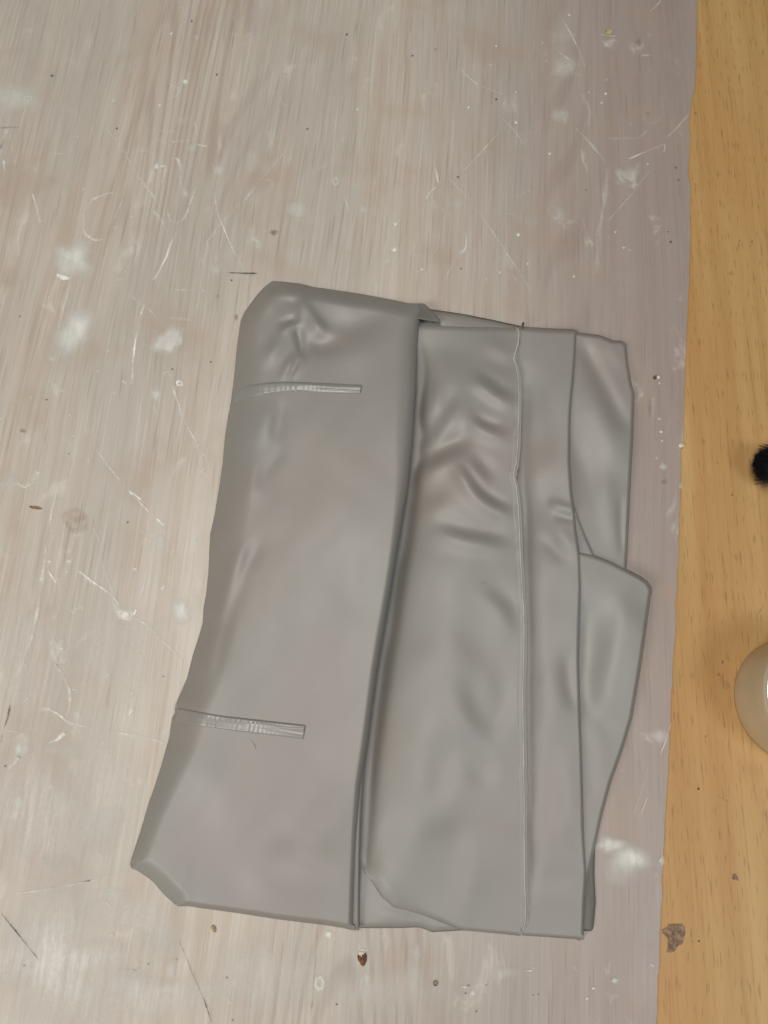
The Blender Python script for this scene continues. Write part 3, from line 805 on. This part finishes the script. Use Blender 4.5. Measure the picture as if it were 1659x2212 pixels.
# left middle
sc_list(h(1 / 3), h(1 / 3, 518.4), boost=1.4, items=[
    ([(945, 400), (900, 520), (870, 700), (860, 830), (860, 950)], 2.2, .9), ([(1110, 0), (1080, 110), (1040, 180), (1000, 270)], 2, .8), ([(820, 340), (940, 430), (1020, 500)], 1.8, .45), ([(610, 1340), (700, 1460), (790, 1570)], 2, .9),
    ([(830, 1615), (920, 1690)], 2, .9), ([(1110, 930), (1200, 1180), (1290, 1340), (1380, 1480)], 2.2, .6), ([(1190, 560), (1175, 620), (1160, 690)], 2.2, .6), ([(1045, 870), (1090, 855), (1120, 900)], 2, .5),
    ([(250, 1490), (210, 1570), (180, 1610)], 4, .6), ([(80, 1580), (110, 1590)], 3, .7), ([(300, 1500), (250, 1550)], 2, .4), ([(1080, 500), (1240, 520)], 1.8, .4), ([(1140, 320), (1220, 325)], 1.6, .4), ([(40, 340), (15, 420)], 4, .6),
    ([(790, 910), (820, 930)], 2.4, .6), ([(120, 890), (40, 960)], 1.6, .35), ([(1240, 1280), (1300, 1390), (1310, 1500)], 5, .35), ([(545, 460), (570, 440)], 1.6, .5)])
for x, y, r, a in [(1310, 1500, 22, .55), (1350, 1465, 18, .5), (815, 205, 14, .5), (700, 720, 20, .4), (1400, 200, 40, .35), (480, 1270, 12, .6), (455, 1135, 10, .7), (205, 1020, 12, .5), (745, 995, 16, .5),
                   (340, 770, 34, .45), (575, 1430, 12, .6), (1320, 330, 22, .4), (1280, 425, 14, .5), (640, 850, 14, .4), (20, 1590, 40, .35), (5, 1160, 14, .6)]:
    blob(x / 3, 518.4 + y / 3, r / 3, r / 3, a)
# left lower
sc_list(h(.2917), h(.2917, 1037), boost=1.6, items=[
    ([(950, 70), (1030, 160), (1115, 245)], 2.0, .95), ([(1155, 280), (1215, 340)], 2.0, .95), ([(600, 375), (560, 420), (520, 500), (495, 560)], 9, .6), ([(520, 580), (500, 650), (475, 745)], 7, .9), ([(355, 670), (395, 730), (420, 765), (437, 715)], 3, .8),
    ([(545, 640), (680, 750), (830, 850), (900, 960)], 2.4, .6), ([(985, 1010), (1100, 1080), (1200, 1190), (1290, 1270), (1380, 1370)], 2.6, .6), ([(845, 895), (870, 960), (900, 1000), (960, 1005), (1000, 1015)], 7, .95), ([(985, 1005), (1013, 955)], 2.6, .8),
    ([(440, 0), (410, 120), (385, 230), (370, 340), (395, 410)], 3, .45), ([(350, 430), (325, 640), (290, 900), (245, 1130), (185, 1310)], 3.4, .7), ([(185, 1310), (150, 1400), (100, 1470)], 2, .5), ([(165, 1350), (200, 1385)], 1.6, .8),
    ([(460, 935), (400, 1010), (378, 1100), (385, 1230), (410, 1370)], 5, .65), ([(410, 1370), (470, 1450), (515, 1550), (520, 1680), (480, 1790)], 2.6, .65), ([(420, 1180), (440, 1290), (470, 1370)], 9, .4),
    ([(510, 940), (545, 985), (570, 950), (630, 940)], 2.4, .7), ([(420, 1252), (475, 1246)], 2, .8), ([(520, 1555), (590, 1550), (615, 1505), (655, 1478)], 3, .7), ([(215, 1740), (290, 1700), (370, 1700), (440, 1740), (510, 1800), (690, 1835)], 2.6, .6),
    ([(880, 1860), (930, 1780), (990, 1680)], 2, .7), ([(810, 1860), (1000, 1890), (1130, 1920), (1230, 1945)], 3, .75), ([(485, 1865), (430, 1920), (350, 1950)], 4, .75), ([(140, 1870), (180, 1950), (160, 2060)], 9, .6), ([(30, 1850), (140, 1868)], 2, .4),
    ([(1020, 360), (1080, 408), (1150, 388)], 3.4, .7), ([(1045, 480), (1095, 430)], 3, .65), ([(205, 1605), (170, 1660)], 2.4, .7), ([(980, 655), (1020, 668)], 2.6, .8), ([(1190, 820), (1225, 770)], 2.6, .6), ([(740, 540), (800, 740), (850, 860)], 1.8, .4),
    ([(1100, 620), (1070, 780), (1040, 870)], 2, .45), ([(370, 590), (355, 660)], 2.4, .6), ([(300, 1690), (380, 1690)], 2.4, .6), ([(1480, 860), (1440, 1060)], 6, .45), ([(690, 340), (740, 460)], 2, .3), ([(120, 20), (190, 60), (210, 30)], 3, .5)])
blob(391, 1320, 28, 25, .85, rough=.2); blob(428, 1165, 12, 10, .5, ringp=.7); blob(345, 1173, 18, 20, .45); blob(268, 1328, 18, 9, .9, M_WHITE, rot=.2, hard=1.6); blob(232, 1458, 9, 9, .5); blob(292, 1470, 9, 9, .45)
blob(168, 1545, 12, 14, .55); blob(130, 1620, 60, 18, .3); blob(222, 1605, 10, 8, .5); blob(40, 1618, 12, 20, .7); blob(285, 1498, 9, 11, .5); blob(24, 1046, 24, 30, .3); blob(62, 1048, 10, 10, .6, M_WHITE)
blob(163, 1125, 32, 27, .18, M_BROWNMARK, 'stain', rot=-.3, ringp=.8, rough=.18)
blob(170, 1120, 26, 22, .15, M_BROWNMARK, 'stain')
# bottom
sc_list(h(.5), h(.5, 1607), boost=1.5, items=[
    ([(85, 55), (60, 85), (35, 112)], 3.6, .8), ([(85, 150), (70, 210), (75, 275), (55, 330)], 8, .55), ([(0, 655), (200, 630), (400, 590), (555, 545)], 1.8, .55), ([(415, 685), (450, 680), (485, 705)], 2.6, .8), ([(170, 920), (230, 870), (300, 800)], 3, .55),
    ([(205, 1035), (250, 1072)], 2.8, .7), ([(385, 1105), (372, 1180)], 2.6, .7), ([(490, 975), (620, 980)], 1.6, .5), ([(660, 400), (690, 380)], 1.6, .4), ([(420, 470), (445, 485)], 3, .6), ([(520, 300), (600, 270)], 1.6, .3), ([(90, 755), (70, 800)], 2, .5),
    ([(1440, 10), (1450, 0)], 1.5, .3), ([(600, 935), (580, 985)], 2.6, .45), ([(1140, 880), (1150, 900)], 2.6, .5), ([(470, 820), (490, 830)], 3, .5), ([(0, 995), (90, 1000)], 1.6, .3), ([(960, 1080), (1010, 1130)], 1.6, .3)])
blob(690, 2124, 15, 21, .85, M_WHITE, ringp=.6, rough=.06); blob(710, 2019, 11, 12, .8); blob(783, 2056, 10, 10, .8); blob(792, 2112, 12, 14, .5); blob(40, 1735, 14, 24, .65); blob(110, 1700, 12, 10, .5)
blob(290, 2140, 36, 40, .4, rough=.3); blob(370, 2095, 14, 30, .4); blob(130, 1720, 20, 20, .3); blob(245, 1930, 30, 16, .4); blob(350, 2040, 40, 50, .22); blob(60, 2050, 90, 70, .25, rough=.3); blob(180, 1830, 60, 90, .22, rough=.3)
for x, y, rx, ry, a in [(120, 2080, 220, 180, .75), (330, 2150, 180, 90, .6), (80, 1760, 170, 220, .6), (560, 2110, 220, 80, .5), (230, 1700, 110, 190, .5), (60, 1420, 130, 210, .45), (820, 2140, 180, 80, .4), (250, 1400, 130, 180, .4), (300, 1980, 130, 90, .5)]:
    blob(x, y, rx, ry, a, M_WASH_SHEEN, 'wash_sheen', rough=.25)  # broad pale patches: wash plus painted brightness of the sheen
# right of the fabric
sc_list(h(.5, 829.5), h(.5), [
    ([(215, 700), (225, 740), (238, 795)], 3.2, 1.1), ([(238, 795), (248, 850), (258, 930)], 2, .7), ([(230, 805), (200, 830), (180, 865)], 2.4, .8), ([(325, 290), (360, 330), (410, 370)], 3, .6), ([(410, 370), (520, 410)], 1.6, .5), ([(748, 218), (780, 245), (822, 273)], 2.2, .95),
    ([(770, 85), (810, 150), (840, 210), (872, 300)], 2.6, .65), ([(400, 905), (480, 1020), (600, 1200), (640, 1270)], 2, .7), ([(500, 570), (400, 680), (330, 755)], 1.8, .5), ([(500, 500), (560, 560), (600, 620)], 2.4, .4), ([(1320, 490), (1260, 560), (1215, 600)], 1.6, .45),
    ([(1050, 690), (1130, 655), (1215, 622)], 2.4, .8), ([(1215, 622), (1208, 660)], 2.2, .6), ([(1150, 735), (1060, 850), (960, 960)], 1.6, .55), ([(820, 545), (900, 630), (965, 715)], 2.4, .45), ([(965, 715), (955, 850), (930, 1000), (918, 1200)], 6, .38),
    ([(350, 985), (355, 1075), (305, 1120), (280, 1170), (268, 1215)], 2.6, .7), ([(770, 40), (760, 160), (770, 260), (800, 340)], 17, .40), ([(850, 400), (890, 480), (880, 560)], 4, .4), ([(720, 490), (800, 510)], 12, .35), ([(1200, 0), (1150, 50)], 1.6, .5),
    ([(280, 770), (380, 880)], 3, .35), ([(960, 600), (1100, 598), (1140, 560)], 2.4, .3), ([(520, 920), (620, 945)], 2, .3), ([(135, 1060), (115, 1110), (170, 1100)], 2.4, .5), ([(560, 600), (600, 560)], 1.5, .3), ([(640, 820), (570, 850)], 1.6, .35),
    ([(690, 250), (740, 225)], 1.6, .3), ([(1110, 240), (1160, 238)], 2, .4), ([(930, 150), (1010, 158)], 1.6, .7), ([(165, 1160), (140, 1185)], 2.6, .6), ([(240, 1000), (225, 1090)], 3, .4)])
for x, y, r, a in [(365, 465, 10, .9), (570, 530, 10, .9), (715, 665, 9, .95), (45, 1080, 18, .9), (50, 970, 14, .8), (580, 1015, 12, .9), (958, 405, 9, .9), (800, 65, 8, .9), (940, 445, 7, .8), (485, 200, 8, .7), (1035, 1070, 8, .9),
                   (1000, 1003, 7, .8), (500, 1178, 10, .8), (620, 1140, 9, .7), (960, 195, 14, .5), (320, 880, 30, .3), (1140, 710, 7, .8), (460, 283, 8, .7), (960, 345, 10, .4), (165, 1165, 9, .8), (885, 400, 6, .7), (1065, 750, 30, .3),
                   (15, 1130, 20, .5), (820, 1195, 9, .7), (440, 1210, 8, .6), (1060, 1080, 7, .7), (570, 400, 7, .6), (685, 185, 6, .7), (700, 265, 6, .5), (760, 925, 30, .25)]:
    blob(829.5 + x / 2, y / 2, r / 2, r / 2, a, M_WHITE if r < 11 else None)
# strip between fabric and board
for x, y, rx, ry, a in [(1424, 828, 4, 4, .8), (1424, 905, 5, 3, .9), (1428, 933, 6, 4, .9), (1430, 953, 4, 3, .8), (1418, 990, 4, 4, .5), (1432, 1008, 10, 12, .45), (1470, 1050, 6, 10, .3), (1424, 1590, 22, 16, .5), (1360, 1855, 50, 30, .9), (1320, 1825, 36, 20, .8),
                        (1340, 1880, 40, 40, .4), (1328, 2118, 10, 8, .6), (1282, 2135, 4, 4, .9), (1268, 2157, 5, 4, .9), (1145, 2097, 5, 3, .8), (1152, 2091, 4, 2, .8), (1021, 2145, 9, 9, .6), (1430, 1860, 8, 14, .5), (1090, 2100, 30, 14, .3),
                        (892, 2110, 20, 60, .35), (900, 2060, 14, 30, .3), (1336, 1828, 3, 3, .9), (1003, 2132, 8, 4, .6)]:
    blob(x, y, rx, ry, a, M_WHITE if rx < 7 else None)
for pts, w, a in [([(1386, 1848), (1380, 1862)], 2, .8), ([(1240, 2085), (1246, 2100)], 1.8, .8), ([(1402, 2080), (1412, 2088)], 1.8, .8), ([(1450, 1560), (1438, 1600), (1424, 1640)], 1.4, .9), ([(1400, 1720), (1390, 1745), (1375, 1775)], 1.4, .6),
                  ([(1130, 2098), (1142, 2096)], 1.6, .7), ([(1430, 1850), (1424, 1862)], 2.4, .8), ([(1410, 855), (1408, 905)], 5, .3), ([(1405, 1640), (1370, 1760)], 1.2, .4)]:
    scratch(pts, w, a)
# dark specks, hairline cracks
for x, y, r in [(468, 161, 4), (252, 277, 4), (664, 278, 4), (500, 605, 4), (414, 45, 4), (749, 74, 4), (112, 163, 5), (891, 120, 4), (1072, 214, 4), (989, 382, 5), (1449, 522, 5), (455, 782, 4), (100, 863, 3.5), (372, 797, 4), (42, 683, 3),
                (275, 1128, 4), (352, 1461, 3), (490, 2112, 4), (727, 2170, 4), (502, 2204, 4), (1012, 2129, 4), (1029, 2185, 4), (1050, 2128, 3), (320, 2082, 3), (1152, 2150, 3), (1163, 2148, 3), (1006, 2146, 4), (1460, 362, 4), (1466, 388, 4), (1266, 410, 3), (11, 1655, 4),
                (1443, 500, 3), (148, 980, 3), (52, 2086, 3), (996, 580, 3)]:
    blob(x, y, r * .75, r * 0.68, .8, M_DARKMARK, 'dark_speck', hard=1.3)
for x, y, rx, ry, a in [(592, 502, 11, 9, .8), (48, 930, 9, 6, .8), (1380, 92, 7, 16, .35), (940, 106, 4, 4, .6), (510, 685, 5, 9, .7), (470, 640, 6, 6, .3), (1405, 880, 6, 30, .35), (1435, 1040, 8, 8, .4), (1400, 245, 6, 5, .5)]:
    blob(x, y, rx, ry, a, M_BROWNMARK, 'stain')
blob(941, 2124, 7, 6, 1.0, M_DARKMARK, 'dark_speck', ringp=.75)
for pts, w, a in [([(488, 588), (525, 590), (557, 590)], 1.8, .7), ([(22, 1520), (16, 1550), (9, 1572)], 2.2, .9), ([(5, 1585), (0, 1606)], 2.2, .8), ([(0, 1970), (50, 2032), (86, 2077)], 1.3, 1.0), ([(387, 2030), (415, 2102), (440, 2157), (458, 2212)], 1.5, .9),
                  ([(255, 1975), (297, 1952)], 1.0, .5), ([(686, 2010), (680, 2100), (672, 2190)], 1.1, .45), ([(0, 276), (40, 274)], 1.8, .45), ([(0, 322), (8, 300)], 2, .5)]:
    scratch(pts, w, a, M_DARKMARK, 'dark_scratch', 0.6)

# ------------------------------------------------------------------ wear on the orange board
BZ = -LAM_T - 0.0002


def patch(name, pts, mat, parent, z, th=0.00015):
    w = P([p[0] for p in pts], [p[1] for p in pts], z)
    n = len(w)
    v = list(w) + [(a, b, c - th) for a, b, c in w]
    f = [tuple(range(n))] + [(i, i + n, (i + 1) % n + n, (i + 1) % n) for i in range(n)]
    return mesh_obj(name, v, f, mat, parent, smooth=False)


def jag(pts, amp):
    q = resample(list(pts) + [pts[0]], np.linspace(0, 1, 70)[:-1], 0)
    return [(x + rng.normal(0, amp), y + rng.normal(0, amp)) for x, y in q]


patch('chipped_patch', jag([(1382.5 + x * .1042, 1901 + y * .1042) for x, y in [(600, 905), (650, 915), (720, 905), (885, 910), (925, 960), (940, 1050), (935, 1130), (910, 1200), (895, 1300), (850, 1345), (780, 1370),
      (740, 1460), (630, 1515), (550, 1495), (575, 1400), (580, 1220), (540, 1160), (460, 1100), (465, 1060), (440, 1035), (560, 975)]], .25), M_BARE, board, BZ + 0.0002)
patch('chipped_patch', jag([(864 + x * .4792, 1641.8 + y * .4792) for x, y in [(1500, 515), (1512, 512), (1522, 525), (1526, 545), (1515, 540), (1500, 538)]], .15), M_BARE, board, BZ + 0.0002)
for x, y, r, a, m in [(1510, 2033, 3, 1.4, M_DARKMARK), (1496, 2034, 2, .7, M_DARKMARK), (1581, 1069, 3.5, 1.0, M_BROWNMARK), (1550, 1000, 3, .8, M_BROWNMARK), (1561, 1430, 4.5, 1.0, M_BROWNMARK), (1552, 1457, 5, .9, M_BROWNMARK), (1509, 1704, 4, 1.2, M_DARKMARK),
                      (1604, 1498, 6, .7, M_BROWNMARK), (1663, 180, 3, .8, M_BROWNMARK), (1625, 522, 4, .9, M_BROWNMARK), (1598, 520, 4, .5, M_BROWNMARK), (1502, 245, 5, .6, M_BROWNMARK), (1502, 398, 4, .6, M_BROWNMARK), (1580, 590, 7, .5, M_BROWNMARK), (1525, 1590, 4, .6, M_BROWNMARK),
                      (1570, 1480, 14, .3, M_BROWNMARK), (1620, 1475, 26, .35, M_BROWNMARK), (1496, 1460, 8, .3, M_BROWNMARK), (1655, 1395, 8, .5, M_BROWNMARK)]:
    blob(x, y, r * .85, r, a * .7, m, 'dark_speck', hard=1.6, parent=board, z=BZ + 0.00008 + 2.5e-6 * (x % 37))
scratch([(1549, 1718), (1562, 1726), (1577, 1733)], 1.2, .9, M_BROWNMARK, 'dark_scratch', .2, board, BZ + 0.00021)
scratch([(1656, 1300), (1645, 1315), (1636, 1328)], 1.0, .6, M_BROWNMARK, 'dark_scratch', .2, board, BZ + 0.00022)
scratch([(1623, 1387), (1640, 1388)], 1.0, .6, M_BROWNMARK, 'dark_scratch', .2, board, BZ + 0.00023)


# ------------------------------------------------------------------ loose bits lying on the table
def nugget(name, x, y, rx, ry, hgt, mat, label, cat, rot=0.0, z=0.0, pieces=None):
    c = P(x, y, z)
    k = 0.000312                                   # metres per plan unit on the table, near enough
    o = None
    na, nr = 14, 4
    ang = np.linspace(0, 2 * math.pi, na, endpoint=False)
    rad = 1 + 0.16 * sum(rng.normal() * np.cos(q * ang + rng.uniform(0, 6)) / q for q in range(2, 6))
    V = []
    for r in range(nr + 1):
        t = r / nr
        rr = rad * (1.0 if r == 0 else 1.02 - 0.75 * t ** 1.8)
        zz = hgt * math.sin(t * math.pi / 2) * (1 + 0.18 * rng.normal(0, 1, na)) if r else np.zeros(na)
        px = np.cos(ang) * rr * rx * k; py = np.sin(ang) * rr * ry * k
        V += [(px[i] * math.cos(rot) - py[i] * math.sin(rot), px[i] * math.sin(rot) + py[i] * math.cos(rot), float(zz[i])) for i in range(na)]
    V.append((0, 0, hgt * 0.95))
    F = [(r * na + i, r * na + (i + 1) % na, (r + 1) * na + (i + 1) % na, (r + 1) * na + i) for r in range(nr) for i in range(na)]
    F += [(nr * na + i, nr * na + (i + 1) % na, len(V) - 1) for i in range(na)]
    o = mesh_obj(name, V, F, mat, smooth=False)
    o.location = (float(c[0]), float(c[1]), z + 0.0003)
    if label:
        o['label'] = label; o['category'] = cat
    return o


nugget('wood_splinter', 77, 1097, 15, 3.2, 0.0009, M_SPLINTER, 'thin brown splinter of wood lying crosswise on the grey sheet at left', 'splinter', rot=-0.12)
ch = nugget('paint_chip', 783, 2070, 9, 11, 0.0014, M_CHIPDARK, 'dark brown paint chip with a pale tip below the folded fabric', 'chip')
w = nugget('pale_tip', 781, 2060, 7, 5, 0.0012, M_CHIPWHITE, None, None); put(w, ch)
ch = nugget('paint_chip', 1415, 816, 4.5, 5, 0.0011, M_CHIPDARK, 'tiny brown and white chip right of the upper back panel', 'chip')
w = nugget('pale_half', 1421, 816, 4.5, 5, 0.0010, M_CHIPWHITE, None, None); put(w, ch)
nugget('crumb', 1470, 963, 6.5, 5, 0.0016, M_CHIPWHITE, 'small pale crumb on the seam between grey sheet and orange board', 'crumb')
nugget('crumb', 1315, 70, 12, 9, 0.0009, M_CRUMB, 'flat tan crumb on the grey sheet near the top right', 'crumb')
nugget('crumb', 462, 2006, 4, 7, 0.0008, M_CRUMB, 'tiny grey curl of debris below the left flap', 'crumb', rot=.5)
t = nugget('thread_tuft', 1129, 703, 3, 5, 0.003, M_LINT, 'tiny dark tuft of thread at the top edge of the fabric', 'thread', z=0.008)


def hair(pts, zs, label, mat, r=0.00007):
    q = resample(pts, np.linspace(0, 1, 12), 4)
    z = np.asarray(zs)
    c = P(q[:, 0], q[:, 1], z)
    V, F = [], []
    for i, p in enumerate(c):
        for k in range(4):
            a = k * math.pi / 2
            V.append((p[0] + r * math.cos(a), p[1] + r * 0.6 * math.cos(a), p[2] + r * math.sin(a)))
    for i in range(len(c) - 1):
        F += [(i * 4 + k, i * 4 + (k + 1) % 4, i * 4 + 4 + (k + 1) % 4, i * 4 + 4 + k) for k in range(4)]
    o = mesh_obj('hair', V, F, mat)
    o['label'] = label; o['category'] = 'hair'
    return o


def on_panel(pan, pts):
    q = resample(pts, np.linspace(0, 1, 12), 4)
    return pan.soft(q[:, 0], q[:, 1]) + 0.0002


hp = [(543, 1600), (550, 1608), (553, 1618)]
hair(hp, on_panel(L1, hp), 'short dark hair lying under the lower sealed strip of the flap', M_LINT)
hp = [(1042, 1262), (1045, 1257), (1049, 1260)]
hair(hp, on_panel(L2, hp), 'tiny curled hair on the middle panel of the fabric', M_LINT)

# ------------------------------------------------------------------ brush at the right edge
bc = P(1703, 1002, 0.0135)
bc[2] = 0.0
brush = empty('round_brush', 'black bristle brush lying on the orange board, cut off by the right edge', 'brush', tuple(bc))
bx, by, bz = float(bc[0]), float(bc[1]), 0.0135
V, F = [], []
for i in range(1500):
    a = random.uniform(0, 2 * math.pi); rr = math.sqrt(random.random())
    root = (0.010, 0.0094 * rr * math.cos(a), 0.0094 * rr * math.sin(a))
    spread = 1.16 + 0.10 * random.random() + (0.6 * random.random() ** 2 if rr > 0.85 else 0)
    tipx = -0.0215 + 0.0055 * rr ** 2 + random.uniform(-0.0010, 0.0022)
    tip = (tipx, root[1] * spread + random.gauss(0, 0.0004), root[2] * spread + random.gauss(0, 0.0004))
    tip = (tip[0], tip[1], max(tip[2], -bz + 0.0004 + BZ))
    m = (lerp(root[0], tip[0], .5), lerp(root[1], tip[1], .42), lerp(root[2], tip[2], .42))
    w0 = 0.00024
    b = len(V)
    ca, sa = math.cos(a), math.sin(a)
    for p, ww in ((root, w0), (m, w0), (tip, w0 * 0.35)):
        for q in range(3):
            t3 = q * 2.0944 + a
            V.append((bx + p[0], by + p[1] + ww * math.cos(t3), bz + BZ + p[2] + ww * math.sin(t3)))
    for s in (0, 3):
        for q in range(3):
            F.append((b + s + q, b + s + (q + 1) % 3, b + s + 3 + (q + 1) % 3, b + s + 3 + q))
br = mesh_obj('bristles', V, F, M_BRISTLE, smooth=True); br['kind'] = 'stuff'; put(br, brush)


def turned(name, prof, mat, n=40, x0=0.0):
    """revolve (x, r) about the brush axis"""
    V, F = [], []
    for px, r in prof:
        for k in range(n):
            a = 2 * math.pi * k / n
            V.append((bx + px, by + r * math.cos(a), bz + BZ + r * math.sin(a)))
    for i in range(len(prof) - 1):
        for k in range(n):
            F.append((i * n + k, i * n + (k + 1) % n, (i + 1) * n + (k + 1) % n, (i + 1) * n + k))
    F.append(tuple(range(n))); F.append(tuple(range(len(prof) * n - 1, (len(prof) - 1) * n - 1, -1)))
    return mesh_obj(name, V, F, mat)


put(turned('bristle_core', [(-0.014, 0.006), (-0.012, 0.0085), (0.010, 0.0098)], M_BRISTLE), brush)
put(turned('ferrule', [(0.008, 0.0112), (0.009, 0.0118), (0.020, 0.0118), (0.021, 0.0112), (0.028, 0.0108)], M_FERRULE), brush)
put(turned('handle', [(0.027, 0.010), (0.032, 0.0105), (0.06, 0.0085), (0.10, 0.0095), (0.118, 0.008), (0.122, 0.004)], M_FERRULE), brush)

# ------------------------------------------------------------------ round tin at the right edge
tc = P(1717, 1514, BZ)
tin = empty('round_tin', 'beige metal tin with a pale rim, cut off by the right edge', 'tin', tuple(tc))
TR, TH = 0.0385, 0.0405


def lathe(name, prof, mat, parent, n=96):
    V, F = [], []
    for r, z in prof:
        for k in range(n):
            a = 2 * math.pi * k / n
            V.append((r * math.cos(a), r * math.sin(a), z))
    for i in range(len(prof) - 1):
        for k in range(n):
            F.append((i * n + k, i * n + (k + 1) % n, (i + 1) * n + (k + 1) % n, (i + 1) * n + k))
    if prof[-1][0] < 0.0005:
        pass
    o = mesh_obj(name, V, F, mat, parent)
    return o


lathe('wall', [(0.0001, 0.0002), (TR - 0.001, 0.0002), (TR - 0.0002, 0.0008), (TR, 0.0018), (TR, 0.010), (TR, 0.022), (TR, TH - 0.004), (TR - 0.0003, TH - 0.0015), (TR - 0.0012, TH - 0.0005)], M_TIN, tin)
lathe('rim', [(TR - 0.0014, TH - 0.0012), (TR - 0.0006, TH - 0.0004), (TR - 0.0006, TH + 0.0005), (TR - 0.0013, TH + 0.0011), (TR - 0.0022, TH + 0.0006), (TR - 0.0024, TH - 0.0008)], M_RIM, tin)
lathe('lid', [(TR - 0.0023, TH - 0.0006), (TR - 0.0030, TH - 0.0020), (TR - 0.0060, TH - 0.0022), (TR - 0.010, TH - 0.0017), (0.0001, TH - 0.0016)], M_TINLID, tin)
